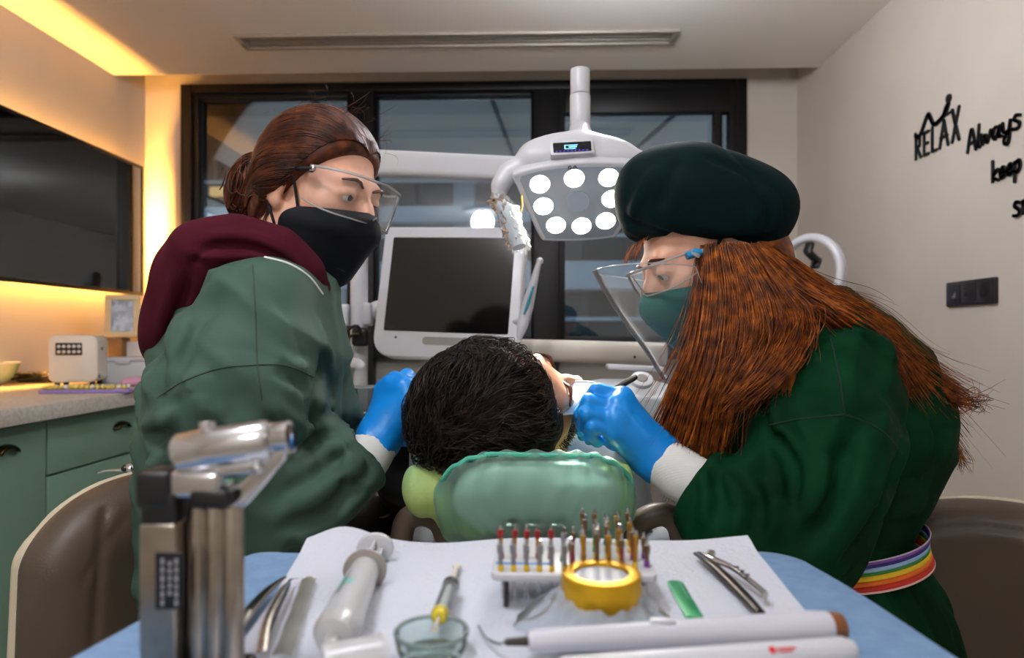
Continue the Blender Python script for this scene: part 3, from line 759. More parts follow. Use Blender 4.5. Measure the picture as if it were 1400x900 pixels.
PB(472, 431, 1.78, (.026, .05, .056), .006, 'bracket', M_WHITE, un); PB(504, 430, 1.77, (.022, .05, .058), .006, 'bracket', M_WHITE, un)
PB(493, 461, 1.745, (.042, .034, .048), .01, 'cable_clip', M_BLACK, un)
q = MB(); q.tube([P(494, 455, 1.72), P(488, 446, 1.71), P(476, 452, 1.71), P(466, 476, 1.71), P(463, 505, 1.73), P(464, 560, 1.75)], .0042, 10, smooth=40); q.build('cable', M_BLACK, un, world=True)
q = MB(); q.tube([P(491, 458, 1.72), P(482, 458, 1.715), P(472, 472, 1.715), P(468, 510, 1.73), P(470, 560, 1.75)], .0035, 10, smooth=40); q.build('cable', M_DSTEEL, un, world=True)
q = MB(); q.tube([P(474, 590, 1.66), P(474, 525, 1.66), P(477, 504, 1.655), P(484, 498, 1.64), P(491, 500, 1.62), P(492, 506, 1.62)], [.02, .02, .019, .016, .013, .011], 16, smooth=30, sq=.8); q.build('cup_filler', M_WHITE, un, world=True)
q = MB(); q.tube([P(620, 482, 1.86), P(700, 479, 1.78), P(910, 484, 1.62)], [.03, .029, .027], 24, smooth=16); 
q.build('swing_arm', M_OFFW, un, world=True)
q = MB(); q.sph(P(868, 488, 1.625), .004, 10); q.build('screw', M_DSTEEL, un, world=True)
q = MB(); q.cyl(P(620, 500, 1.86), P(620, 462, 1.86), .04, 24, bev=.006); q.cyl(P(620, 900, 1.86), P(620, 500, 1.86), .03, 24); q.build('arm_post', M_OFFW, un, world=True)
cupp = P(500, 562, 1.62)
t = thing('rinse_cup', 'clear plastic rinse cup on the spittoon under the white spout', 'cup', cupp)
q = MB(); q.lathe([(.0, .001), (.022, 0), (.0285, .056), (.0295, .057), (.0275, .057), (.021, .003), (0, .003)], 32); q.build('cup', sheet_mat('clear_cup', '#e8eef0', 1.45, .05, .12), t)
q = MB(); q.lathe([(.028, .055), (.0305, .056), (.0305, .059), (.0275, .059)], 32, close=True); q.build('rim', M_WHITE, t)
q = MB(); q.cyl(cupp - UPV * .0005, cupp - UPV * .02, .036, 24, bev=.004); q.cyl(cupp - UPV * .02, cupp - UPV * .16, .014, 16); q.build('cup_holder', M_OFFW, un, world=True)

# monitor
def camrot(y, p, r):
    cy_, sy, cp, sp, cr, sr = cos(y), sin(y), cos(p), sin(p), cos(r), sin(r)
    Y = np.array([[cy_, 0, sy], [0, 1, 0], [-sy, 0, cy_]]); X = np.array([[1, 0, 0], [0, cp, -sp], [0, sp, cp]]); Z = np.array([[cr, -sr, 0], [sr, cr, 0], [0, 0, 1]])
    return Y @ X @ Z
def c2w(v): return RGT * v[0] + UPV * v[1] + FWD * v[2]
Rm = camrot(.2, .2, -.035)
mx, my, mzv = [unit(c2w(Rm[:, i])) for i in range(3)]
mc = P(615, 390, 1.7)
MM = basis(mx, my, -mzv)          # local z points out of the screen
mon = thing('monitor', 'dark flat monitor in a white bezel behind the patient', 'monitor', mc, MM.to_3x3())
SW, SH = .318, .244
q = MB()
out = rrect(SW + .052, SH + .094, (.014, .014, .05, .05), 8, cy=-.018)
q.prism(out, -.035, .006, bev=.005, seg=3); q.build('casing', M_WHITE, mon)
q = MB(); q.prism(rrect(SW, SH, .004, 3), .0055, .0072); q.build('screen', M_SCREEN, mon)
q = MB(); q.prism(rrect(.15, .02, .009, 6, cx=.02, cy=-SH / 2 - .022), .0058, .0068); q.build('handle_slot', M_GREYPANEL, mon)
q = MB(); q.cyl((-.125, -.138, .0058), (-.125, -.138, .0072), .003, 12); q.build('indicator', M_BLACK, mon)
q = MB(); q.box((-.1, -.02, -.055), (.1, .1, .04), .008); q.build('mount', M_WHITE, mon)
q = MB(); q.tube([P(505, 430, 1.78), P(516, 421, 1.78), P(540, 418, 1.79), P(575, 410, 1.81)], [.02, .019, .019, .018], 16, smooth=14); q.build('monitor_arm', M_WHITE, un, world=True)

# intraoral camera hung at the monitor
t = thing('intraoral_camera', 'slim white handpiece with teal grip hanging beside the monitor', 'dental camera', P(725, 410, 1.6))
pth = [P(710, 462, 1.6), P(714, 446, 1.6), P(721, 420, 1.6), P(729, 388, 1.6), P(735, 366, 1.6), P(738, 357, 1.6)]
q = MB(); q.tube(pth, [.008, .0165, .018, .0125, .0085, .0075], 20, smooth=40, sq=.8); q.sph(P(738, 357, 1.6), .0085, 14); q.build('body', M_WHITE, t, world=True)
q = MB(); g = [P(716, 430, 1.583), P(722, 414, 1.5825), P(729, 392, 1.587)]; q.tube(g, [.004, .0085, .005], 12, smooth=12, sq=.5); q.build('grip', mat('teal_rubber', '#2f8fa6', .4), t, world=True)
q = MB(); q.tube([P(710, 461, 1.6), P(711, 475, 1.6), P(711, 492, 1.62), P(705, 510, 1.66)], .0035, 8, smooth=16); q.build('cord', M_WHITE, t, world=True)
q = MB(); q.tube([P(712, 440, 1.63), P(700, 440, 1.66), P(692, 440, 1.69)], .009, 10); q.build('holder', M_WHITE, t, world=True)

# delivery head wrapped in film
t = thing('delivery_head', 'pale film-wrapped instrument head with a round button behind the gloved hand', 'delivery head', P(855, 540, 1.5))
q = MB(); c = P(855, 540, 1.5)
poly = [(-.105, -.02), (-.09, -.055), (.08, -.06), (.105, -.03), (.1, .02), (.06, .05), (-.05, .05), (-.1, .03)]
q.prism(poly, -.075, .02, M=basis(RGT, unit(FWD * .93 + UPV * .36), unit(UPV * .93 - FWD * .36), c), bev=.01, seg=3); q.build('housing', mat('film_wrapped_plastic', '#ccd2d6', .15, bump=.9, bscale=55, coat=.6), t, world=True)
q = MB(); cb = P(877, 523, 1.45); n_ = unit(UPV * .8 - FWD * .6); q.cyl(cb, cb + n_ * .012, .024, 28, bev=.003); bt = q.build('dial', M_WHITE, t, world=True)
q = MB(); q.cyl(cb + n_ * .0115, cb + n_ * .0135, .012, 20); q.build('dial_centre', M_DSTEEL, bt)
q = MB(); q.box((0, 0, 0), (.13, .05, .012), .006); o = q.build('tray', M_WHITE, t, world=True); o.data.transform(Matrix.Translation(Vector(P(868, 503, 1.55))) @ Matrix.Rotation(.05, 4, 'Y'))
q = MB(); q.tube([P(855, 570, 1.52), P(850, 640, 1.6), P(840, 760, 1.7)], .03, 16); q.build('stem', M_WHITEM, t, world=True)
# ================================================================== operating lamp
LN = unit(-UPV * sin(radians(42)) - FWD * cos(radians(42)) + RGT * 0.0)
LC = P(787, 277, 1.27)
def lp(px, py, off=0.0):
    d = P(px, py, 1.0) - CAM; o = LC + LN * off; return CAM + d * ((o - CAM).dot(LN) / d.dot(LN))
LXv = unit(RGT - LN * RGT.dot(LN)); LYv = np.cross(LN, LXv)
ML_ = basis(LXv, LYv, LN, LC)
def l2(px, py): d = lp(px, py) - LC; return (d.dot(LXv), d.dot(LYv))
lamp = thing('operating_lamp', 'white dental lamp with eight lit round LEDs on a jointed arm', 'dental lamp', LC)
def smooth_poly(pts, n=8):
    p = V3(pts); return [tuple(x) for x in catmull(np.vstack([p, p[:1]]), len(p) * n)[:-1]]
outer = [l2(*p) for p in ((700, 243), (704, 237), (735, 229), (787, 222), (840, 222), (868, 225), (873, 231), (868, 262), (857, 300), (845, 321), (835, 327), (790, 331), (750, 331), (738, 326), (722, 292))]
inner = [l2(*p) for p in ((711, 247), (716, 240), (745, 233), (790, 228), (838, 228), (860, 230), (864, 237), (860, 262), (851, 297), (841, 316), (833, 322), (790, 326), (753, 326), (744, 322), (730, 292))]
M_LFACE = mat('lamp_face_grey', '#8e9aa4', .3); M_LED8 = emat('lamp_led', '#fff6e8', 42.0)
q = MB(ML_); q.prism(smooth_poly(outer, 5), -.028, -.001, bev=.006, seg=3); q.build('rim', M_WHITE, lamp, world=True)
q = MB(ML_); q.prism(smooth_poly(inner, 5), -.0012, .0012, bev=.0006); q.build('face_panel', M_LFACE, lamp, world=True)
for px, py in ((738, 251), (785, 243), (832, 242), (743, 281), (836, 271), (760, 307), (795, 308), (828, 301)):
    u, v = l2(px, py); q = MB(ML_); q.lathe([(.0185, .001), (.0195, .003), (.018, .0035), (.0175, .001)], 28, Matrix.Translation((u, v, 0)), close=True); lr = q.build('led_ring', M_WHITE, lamp, world=True)
    q = MB(ML_); q.lathe([(.0176, .0014), (.012, .0022), (0, .0026)], 28, Matrix.Translation((u, v, 0))); o = q.build('led', M_LED8, lr)
u, v = l2(790, 275); q = MB(ML_); q.lathe([(.0225, .001), (.022, .0025), (0, .003)], 32, Matrix.Translation((u, v, 0))); q.build('centre_disc', mat('lamp_disc', '#aab8c4', .25), lamp, world=True)
for px in (779, 786):
    u, v = l2(px, 228.5); q = MB(ML_); q.lathe([(.0035, .001), (.0035, .002), (.0018, .002), (.0018, .001)], 14, Matrix.Translation((u, v, 0)), close=True); q.build('sensor', M_BLACK, lamp, world=True)
S = SD(); hl = P(793, 205, 1.33)
LBk = lambda x, y, z: LC + LXv * x + LYv * y + LN * z
RL = np.stack([LXv, LYv, LN], 1)
S.ell(LBk(.0, .062, -.062), (.105, .045, .042), RL, k=.03).rbox(LBk(0, .02, -.042), (.095, .065, .014), .012, RL, k=.03)
S.cap(LBk(.07, .066, -.045), LBk(.118, .066, -.035), .02, .016, k=.03).cap(LBk(-.07, .058, -.045), LBk(-.128, .045, -.03), .018, .014, k=.03)
S.chain([LBk(-.12, .046, -.03), LBk(-.14, .03, -.012), LBk(-.145, .0, .01)], [.014, .012, .012], k=.02)
S.cap(LBk(.008, .075, -.05), P(793, 180, 1.36), .03, .022, k=.02)
sdobj('shell', S, LC - .26, LC + .26, .0045, M_WHITE, lamp)
# the lens display stands in a small frame on the shell front
dc = S.hit(782, 202)[0][0] - FWD * .004; dn = unit(-FWD + UPV * .25); dx = unit(RGT + UPV * .055); dyv = np.cross(dn, dx); MD = basis(dx, dyv, dn, dc)
q = MB(MD); q.prism(rrect(.078, .028, .003), -.05, .0, bev=.002); dsp = q.build('display', M_WHITE, lamp, world=True)
def sub(o, par): return o
q = MB(MD); q.prism(rrect(.068, .019, .0015), .0001, .001); sub(q.build('display_screen', mat('lcd_black', '#0d1016', .15), dsp), dsp)
q = MB(MD); e = .0011
for x0, x1, y0_, y1_ in ((-.012, .01, .003, .0042), (-.014, -.012, -.004, .0042), (-.012, .006, -.004, -.0028), (-.006, .008, -.001, .0015)): q.prism([(x0, y0_), (x1, y0_), (x1, y1_), (x0, y1_)], .001, e)
sub(q.build('display_digits', emat('lcd_cyan', '#7fd4ff', 1.5), dsp, smooth=False), dsp)
q = MB(MD)
for i in range(9): q.prism([(-.03 + i * .0068, -.0082), (-.027 + i * .0068, -.0082), (-.027 + i * .0068, -.0068), (-.03 + i * .0068, -.0068)], .001, e)
sub(q.build('display_marks', emat('lcd_violet', '#6b5cff', .8), dsp, smooth=False), dsp)
q = MB(); zp = 1.37; q.cyl(P(793, 176, zp), P(793, 130, zp), .0205, 28, bev=.002); q.cyl(P(793, 129.5, zp), P(793, 95, zp), .0195, 28, bev=.002); q.sph(P(793, 180, zp - .005), .021, 20); q.build('post', M_WHITE, lamp, world=True)
# handle in crinkled film
hp = [LBk(-.145, .005, .012), P(697, 290, 1.2), P(704, 318, 1.19), P(711, 340, 1.185)]
hp = [LBk(-.143, .01, .008)] + [P(693, 288, 1.22), P(702, 315, 1.21), P(710, 338, 1.2)]
q = MB(); q.tube(hp, [.0125, .0145, .0155, .012], 18, smooth=20); q.build('handle', mat('grey_handle', '#b9c3c9', .3), lamp, world=True)
pc = catmull(hp, 40)
def wrapf(u, v):
    i = min(int(v * 39), 38); f = v * 39 - i; p = pc[i] * (1 - f) + pc[i + 1] * f; a = u * 2 * pi
    r = .0195 + .0022 * sin(5 * a + 9 * v) + .0016 * sin(11 * a - 23 * v) + .0012 * sin(31 * v + 3 * a) + (.004 * sin(7 * a) if v > .9 else 0)
    return p + RGT * r * cos(a) + unit(np.cross(RGT, pc[-1] - pc[0])) * r * sin(a)
q = MB(); q.grid(wrapf, 40, 40, wrap=True); q.build('handle_film', sheet_mat('film_sleeve', '#f6f8f9', 1.25, .15, .18), lamp, world=True)
q = MB(); q.tube([P(713, 268, 1.245), P(714, 282, 1.24), P(711, 293, 1.238)], .0016, 6, smooth=8); q.build('yellow_tie', mat('yellow_tie', '#c9a23a', .5), lamp, world=True)
# arm
A0, A1 = P(493, 222, 1.78), P(790, 236, 1.45)
dirA = unit(A1 - A0); upA = unit(UPV - dirA * UPV.dot(dirA)); sA = np.cross(dirA, upA); LA = np.linalg.norm(A1 - A0)
q = MB(basis(dirA, upA, sA, A0))
vs = []; fs = []; rs = []
for i in range(12):
    x = LA * i / 11; hh = .033 - .007 * i / 11; ww = .026 - .004 * i / 11
    ring = rrect(2 * hh, 2 * ww, min(hh, ww) * .6, 4); vs += [(x, a, b_) for a, b_ in ring]; n = len(ring)
for i in range(11): fs += [(i * n + j, i * n + (j + 1) % n, (i + 1) * n + (j + 1) % n, (i + 1) * n + j) for j in range(n)]
fs += [tuple(range(n - 1, -1, -1)), tuple(range(11 * n, 12 * n))]; q.add(vs, fs)
q.build('arm', M_WHITE, lamp, world=True)
q = MB(); q.cyl(A0 - UPV * .05, A0 + UPV * .05, .036, 28, bev=.006); q.build('joint', M_WHITE, lamp, world=True); q = MB(); q.cyl(A1 - UPV * .026, A1 + UPV * .035, .032, 28, bev=.006); q.build('joint', M_WHITE, lamp, world=True)
# light of the lamp
sp = bpy.data.lights.new('operating_lamp_beam', 'SPOT'); sp.energy = 170; sp.color = (1, .97, .92); sp.spot_size = radians(17); sp.spot_blend = .5; sp.shadow_soft_size = .05
so = bpy.data.objects.new('operating_lamp_beam', sp); COL.objects.link(so); SPL = LC + LN * .03; so.location = SPL
MOUTH = P(792, 562, .985)
so.rotation_euler = Vector(SPL - MOUTH).to_track_quat('Z', 'Y').to_euler()
# ================================================================== people: shared tools
M_SKIN = mat('fair_skin', '#d9a78e', 0.48, col2='#cf987e', nscale=30, sss=.18, bump=.04, bscale=700)
M_SKINM = mat('tan_skin', '#c4906e', 0.48, col2='#b57e5e', nscale=40, sss=.15, bump=.06, bscale=600)
M_GLOVE = mat('blue_nitrile', '#128adf', 0.36, col2='#1081d4', nscale=14, bump=.1, bscale=160, sss=.08, sss_r=(.2, .5, 1))
M_SAGE = mat('sage_gown_cloth', '#3e554b', 0.6, spec=.12, wrinkle=.35, kscale=7, weave=.05, col2='#3a5047', nscale=9)
M_DGREEN = mat('bottle_green_gown_cloth', '#06210f', 0.7, spec=.05, wrinkle=.35, kscale=7, weave=.05, col2='#09351d', nscale=9)
M_CAPG = mat('dark_teal_cap_cloth', '#06191b', 0.75, spec=.06, wrinkle=.2, kscale=9, weave=.06)
M_MAROON = mat('maroon_jersey', '#431421', 0.95, spec=.08, wrinkle=.15, kscale=9, bump=.3, bscale=900, col2='#3e111c', nscale=20)
M_KNIT = mat('white_knit', '#dfe0dc', .9, weave=.5, wscale=5200)
M_BMASK = mat('black_mask_cloth', '#0d1016', .7, spec=.2, bump=.1, bscale=900)
M_TMASK = mat('teal_mask_cloth', '#1a5f5d', .75, spec=.15, bump=.1, bscale=900, col2='#1a5551', nscale=12)
M_DARKCL = mat('dark_trousers', '#1b1d22', .85, weave=.2)
M_SHOE = mat('white_clogs', '#c9cac8', .4)
M_EYEW = mat('eye_white', '#d8d4cf', .15); M_IRIS = mat('eye_iris', '#31404a', .1)
M_THREAD = mat('dark_seam_thread', '#2f4034', .9); M_THREAD2 = mat('deep_green_thread', '#072214', .9)
M_CLEAR = sheet_mat('clear_polycarbonate', '#fdfefe', 1.05, .06, .03, '#f6f9fb', .3)
M_SHIELD = sheet_mat('clear_visor', '#fdfefe', 1.10, .1, .035, '#e6edf4', .55)
M_RIMC = sheet_mat('clear_rim', '#f2f6f7', 1.5, .12, .4)

def hair_mat(name, c1, c2, c3, rough=.4):
    m = mat(name, c2, rough, spec=.3); N = m.node_tree.nodes; L = m.node_tree.links; b = N['Principled BSDF']
    tc = N.new('ShaderNodeTexCoord'); n = N.new('ShaderNodeTexNoise'); n.inputs['Scale'].default_value = 60; n.inputs['Detail'].default_value = 3
    r = N.new('ShaderNodeValToRGB'); e = r.color_ramp.elements; e[0].color = lin(c1); e[0].position = .3; e[1].color = lin(c3); e[1].position = .72; x = r.color_ramp.elements.new(.5); x.color = lin(c2)
    L.new(tc.outputs['Object'], n.inputs['Vector']); L.new(n.outputs['Fac'], r.inputs[0]); L.new(r.outputs[0], b.inputs['Base Color'])
    b.inputs['Sheen Weight'].default_value = 0
    return m
M_HAIRA = hair_mat('auburn_hair', '#26120a', '#462112', '#673519'); M_HAIRD = hair_mat('copper_hair', '#341504', '#6a320a', '#a85c15'); M_HAIRP = hair_mat('dark_brown_hair', '#100b09', '#221813', '#3f2d24', .52)

class HeadF:
    """local frame of a head: x = its right, y = face direction, z = crown"""
    def __init__(s, c, f, u):
        f = unit(f); u = V3(u); u = unit(u - f * u.dot(f)); s.c = V3(c); s.f = f; s.u = u; s.r = np.cross(f, u); s.R = np.stack([s.r, s.f, s.u], 1)
    def __call__(s, x, y, z): return s.c + s.r * x + s.f * y + s.u * z
    def many(s, a): return s.c + V3(a) @ s.R.T

def head_sdf(S, H, k=.016, jaw=1.0):
    S.ell(H(0, -.014, .045), (.075, .095, .084), H.R, k=.02)
    S.ell(H(0, .028, -.02), (.062, .066, .092), H.R, k=.025)
    for s_ in (-1, 1):
        S.cap(H(s_ * .046, .0, -.048), H(s_ * .013, .068, -.097), .02, .016 * jaw, k=.03)
        S.ell(H(s_ * .04, .06, -.014), (.017, .016, .016), H.R, k=.02)
        S.ell(H(s_ * .031, .104, .008), (.019, .018, .014), H.R, k=.016, op='s_')
    S.ops = [(o if o != 's_' else 's', f, kk) for o, f, kk in S.ops]
    S.cap(H(-.035, .079, .027), H(.035, .079, .027), .012, k=.016)
    S.ell(H(0, .074, -.096), (.019, .016, .016), H.R, k=.02)
    S.chain([H(0, .09, .016), H(0, .101, -.006), H(0, .113, -.026)], [.0075, .0085, .0115], k=.012)
    for s_ in (-1, 1): S.ell(H(s_ * .0125, .1, -.031), (.008, .01, .007), H.R, k=.008)
    S.chain([H(-.023, .083, -.058), H(0, .096, -.0555), H(.023, .083, -.058)], [.004, .0058, .004], k=.007)
    S.chain([H(-.02, .083, -.065), H(0, .094, -.067), H(.02, .083, -.065)], [.004, .0068, .004], k=.007)
    for s_ in (-1, 1):
        S.ell(H(s_ * .031, .0785, .008), (.0145, .0135, .0135), H.R, k=.004)
        ec = H(s_ * .031, .0805, .008); ln = unit(H.u * .9 - H.f * .2)
        def lid(p, ec=ec, ln=ln): return np.maximum(np.linalg.norm(p - ec.astype(np.float32), axis=1) - .0148, -((p - (ec + ln * -.0045).astype(np.float32)) @ ln.astype(np.float32))).astype(np.float32)
        S._o('u', lid, .003)
        S.ell(H(s_ * .077, -.012, -.002), (.0085, .02, .031), H.R, k=.008)
        S.ell(H(s_ * .086, -.008, .002), (.007, .011, .017), H.R, k=.005, op='s')
        S.ell(H(s_ * .074, -.004, -.03), (.0065, .009, .01), H.R, k=.006)
    return S

def eyes(H, par, gaze=-.25):
    for s_ in (-1, 1):
        c = H(s_ * .031, .0805, .008); g = unit(H.f + H.u * gaze); q = MB(); q.sph(c, .0132, 20); e = q.build('eye', M_EYEW, par, world=True)
        q = MB(); q.lathe([(.0062, .0118), (.005, .0128), (0, .0136)], 16, Matrix.Translation(Vector(c)) @ frame_from(g).to_4x4()); q.build('iris', M_IRIS, e, world=False)
        q = MB(); q.tube([H(s_ * .012, .094, .024), H(s_ * .03, .0965, .031), H(s_ * .05, .083, .026)], [.002, .003, .0015], 8, smooth=12); q.build('eyebrow', M_HAIRA, par, world=True)

def finger(S, pts, r=.0095, k=.008, off=0.0):
    n = len(pts); S.chain(pts, [r * (1.08 - .26 * i / (n - 1)) + off for i in range(n)], k=k)

def hand_sdf(S, wrist, fore, fingers, thumb, off=0.0, rw=.025):
    """wrist and forearm points, four joint chains and a thumb chain"""
    S.cap(fore, wrist, rw * 1.12 + off, rw + off, k=.02)
    mc = [V3(f[0]) for f in fingers]
    for m in mc: S.cap(wrist, m, rw * .78 + off, .0125 + off, k=.02)
    for a, b_ in zip(mc[:-1], mc[1:]): S.cap(a, b_, .012 + off, k=.012)
    for i, f in enumerate(fingers): finger(S, f, (.0098, .0102, .0097, .0085)[i], .003, off)
    S.cap(wrist, thumb[0], rw * .6 + off, .015 + off, k=.02); finger(S, thumb, .0115, .008, off)
    return S

def seam(S, name, pix, m, par, r=.0011, n=50):
    q = catmull(V3(pix), n); p, ok = S.hit(q[:, 0], q[:, 1]); p = p[ok]
    if len(p) < 4: return
    # keep the longest run without a jump
    d = np.linalg.norm(np.diff(p, axis=0), axis=1); cut = np.where(d > .03)[0]; runs = np.split(np.arange(len(p)), cut + 1); run = max(runs, key=len)
    b = MB(); b.tube(p[run], r, 6); b.build(name, m, par, world=True)

def mask_fn(H, sc=1.0, tip=.131):
    ctr = V3([(.113, -.010), (.127, -.026), (tip, -.046), (.117, -.07), (.1, -.106), (.086, -.128), (.052, -.132)])
    sid = V3([(.066, .036, -.030), (.071, .02, -.040), (.073, .014, -.050), (.071, .012, -.062), (.068, .013, -.084), (.063, .014, -.102), (.054, .016, -.118)])
    cc = catmull(np.c_[np.zeros(7), ctr], 25); ss = catmull(sid, 25)
    def fn(u, v):
        i = min(int(v * 24), 23); t = v * 24 - i; C_ = cc[i] * (1 - t) + cc[i + 1] * t; S_ = ss[i] * (1 - t) + ss[i + 1] * t
        a = (u * 2 - 1); s_ = 1 if a >= 0 else -1; a = abs(a) ** 1.0; th = a * pi / 2
        x = (S_[0] + .005) * sin(th); y = S_[1] + (C_[1] - S_[1]) * (1 - a ** 1.45); z = S_[2] + (C_[2] - S_[2]) * (1 - a)
        return H(s_ * x * sc, y, z)
    return fn

# ================================================================== the assistant (sage gown)
as_f = RGT * cos(radians(14)) * cos(radians(24)) - FWD * cos(radians(14)) * sin(radians(24)) - UPV * sin(radians(14))
HA = HeadF(P(432, 268, 1.075), as_f, UPV + RGT * .2)
person1 = thing('person', 'seated person in sage green gown, maroon hood and black mask with auburn hair bun', 'person', P(320, 620, 1.07) * V3((1, 1, 0)))
A_wr, A_fo = P(520, 600, .972), P(500, 628, .945)
A_f = [[P(527, 534, .995), P(540, 517, 1.02), P(556, 526, 1.035), P(560, 545, 1.03)], [P(541, 527, .98), P(557, 516, 1.005), P(570, 533, 1.025), P(568, 552, 1.02)],
       [P(554, 532, .968), P(568, 527, .99), P(576, 545, 1.01), P(571, 562, 1.005)], [P(561, 547, .962), P(572, 546, .975), P(576, 560, .99), P(569, 573, .99)]]
A_th = [P(520, 565, 1.0), P(528, 540, 1.03), P(545, 530, 1.05)]
A_wr2, A_fo2 = P(530, 590, 1.13), P(500, 600, 1.16)
A_f2 = [[P(560, 565, 1.12), P(578, 560, 1.12), P(592, 570, 1.12), P(590, 585, 1.12)], [P(560, 575, 1.105), P(580, 572, 1.1), P(592, 582, 1.1), P(588, 594, 1.1)],
        [P(558, 586, 1.095), P(577, 585, 1.085), P(588, 594, 1.085), P(583, 604, 1.09)], [P(555, 596, 1.09), P(570, 597, 1.08), P(580, 604, 1.08), P(575, 612, 1.085)]]
A_th2 = [P(540, 565, 1.14), P(562, 550, 1.14), P(580, 553, 1.14)]
S = SD(); head_sdf(S, HA)
nb_ = P(372, 400, 1.06)
S.cap(HA(0, -.025, -.04), nb_, .05, .056, k=.03)
S.chain([nb_, P(345, 480, 1.06), P(320, 620, 1.07), P(305, 740, 1.08)], [.06, .11, .105, .125], k=.08)
S.chain([P(350, 430, .92), P(335, 560, .87), P(340, 685, .865)], [.05, .043, .037], k=.05); S.chain([P(340, 685, .865), P(430, 668, .89), A_fo], [.037, .036, .027], k=.03)
S.chain([P(400, 430, 1.2), P(420, 560, 1.25), P(440, 640, 1.25)], [.05, .042, .036], k=.05); S.chain([P(440, 640, 1.25), A_fo2], [.036, .026], k=.03)
S.cap(nb_, P(350, 430, .93), .05, .05, k=.05); S.cap(nb_, P(400, 430, 1.2), .05, .05, k=.05)
hipA = P(335, 765, 1.08); KA = [hipA + RGT * .14 + FWD * .34 - UPV * .06, hipA + RGT * .04 + FWD * .44 - UPV * .06]
for i, kn in enumerate(KA):
    h0 = hipA + (-FWD * .08 if i == 0 else FWD * .08) - UPV * .03; an = V3((kn[0] - .05, kn[1] + .02, .1)); S.chain([h0, kn, an], [.085, .055, .036], k=.05); S.cap(an, an + V3((.12, .1, -.05)), .035, .028, k=.03)
hand_sdf(S, A_wr, A_fo, A_f, A_th, -.002); hand_sdf(S, A_wr2, A_fo2, A_f2, A_th2, -.002)
body1 = sdobj('body', S, (-.75, .72, .0), (.15, 1.75, 1.5), .006, M_SKIN, person1)
eyes(HA, person1, -.35)
# gloves
for nm, a in (('glove', (A_wr, A_fo, A_f, A_th)), ('glove', (A_wr2, A_fo2, A_f2, A_th2))):
    G = SD(); w_, f_ = V3(a[0]), V3(a[1]); hand_sdf(G, w_, w_ + (f_ - w_) * .55, a[2], a[3], .0012, .026)
    G.field(lambda p: (wob(p, 180, 5) * .0007 + wob(p, 70, 6) * .0012).astype(np.float32))
    lo = np.min([w_, f_] + [x for f in a[2] for x in f] + list(a[3]), axis=0) - .05; hi = np.max([w_, f_] + [x for f in a[2] for x in f] + list(a[3]), axis=0) + .05
    sdobj(nm, G, lo, hi, .003, M_GLOVE, person1)
for a, b_ in ((A_wr, A_fo), (A_wr2, A_fo2)):
    d = unit(b_ - a); q = MB(); q.tube([a + d * .004, a + d * .03, a + d * .075], [.030, .033, .034], 24); q.build('cuff', M_KNIT, person1, world=True)
# gown
G = SD()
G.chain([P(375, 412, 1.06), P(341, 478, 1.055), P(338, 565, 1.06), P(328, 680, 1.07), P(322, 800, 1.08), P(330, 900, 1.1)], [.06, .112, .128, .128, .135, .155], k=.08)
G.chain([P(372, 408, 1.05), P(350, 436, .915)], [.07, .068], k=.08); G.chain([P(385, 412, 1.07), P(405, 440, 1.2)], [.065, .066], k=.08)
G.cap(P(400, 470, 1.0), P(412, 565, 1.02), .075, .078, k=.06)
G.chain([P(350, 436, .91), P(322, 545, .873), P(312, 650, .865)], [.07, .094, .088], k=.055)
G.chain([P(312, 655, .865), P(345, 696, .865), P(415, 676, .88), P(466, 648, .915), P(493, 626, .94)], [.084, .074, .06, .048, .042], k=.04)
G.chain([P(398, 440, 1.2), P(405, 560, 1.24), P(428, 640, 1.24), P(474, 608, 1.19), P(503, 594, 1.15)], [.066, .07, .062, .052, .042], k=.04)
G.chain([P(244, 520, 1.0), P(234, 600, .98), P(236, 690, .98), P(242, 790, 1.0)], [.028, .033, .038, .042], k=.035)
G.field(lambda p: (wob(p, 26, 11) * .003 + wob(p, 60, 12) * .001 + .006 * np.exp(-np.abs(wob(p, 20, 31)) * 9) + .004 * np.exp(-np.abs(wob(p, 34, 33)) * 8)).astype(np.float32) + drape(p, RGT * .5 + UPV * .85, .075, .010, 35) + drape(p, RGT * .9 - UPV * .4, .06, .007, 37) + drape(p, RGT * .75 + UPV * .65, .045, .005, 39))
B0 = SD(); B0.ops = list(G.ops)
def folds(dst, base, lst):
    for pix, h, w in lst:
        q = catmull(V3(pix), 12); p, ok = base.hit(q[:, 0], q[:, 1])
        if ok.sum() < 4: continue
        p = p[ok]; d = np.linalg.norm(np.diff(p, axis=0), axis=1); cut = np.where(d > .07)[0]; run = max(np.split(np.arange(len(p)), cut + 1), key=len)
        if len(run) > 2: dst.gauss(p[run], h * 1.35, w * .62)
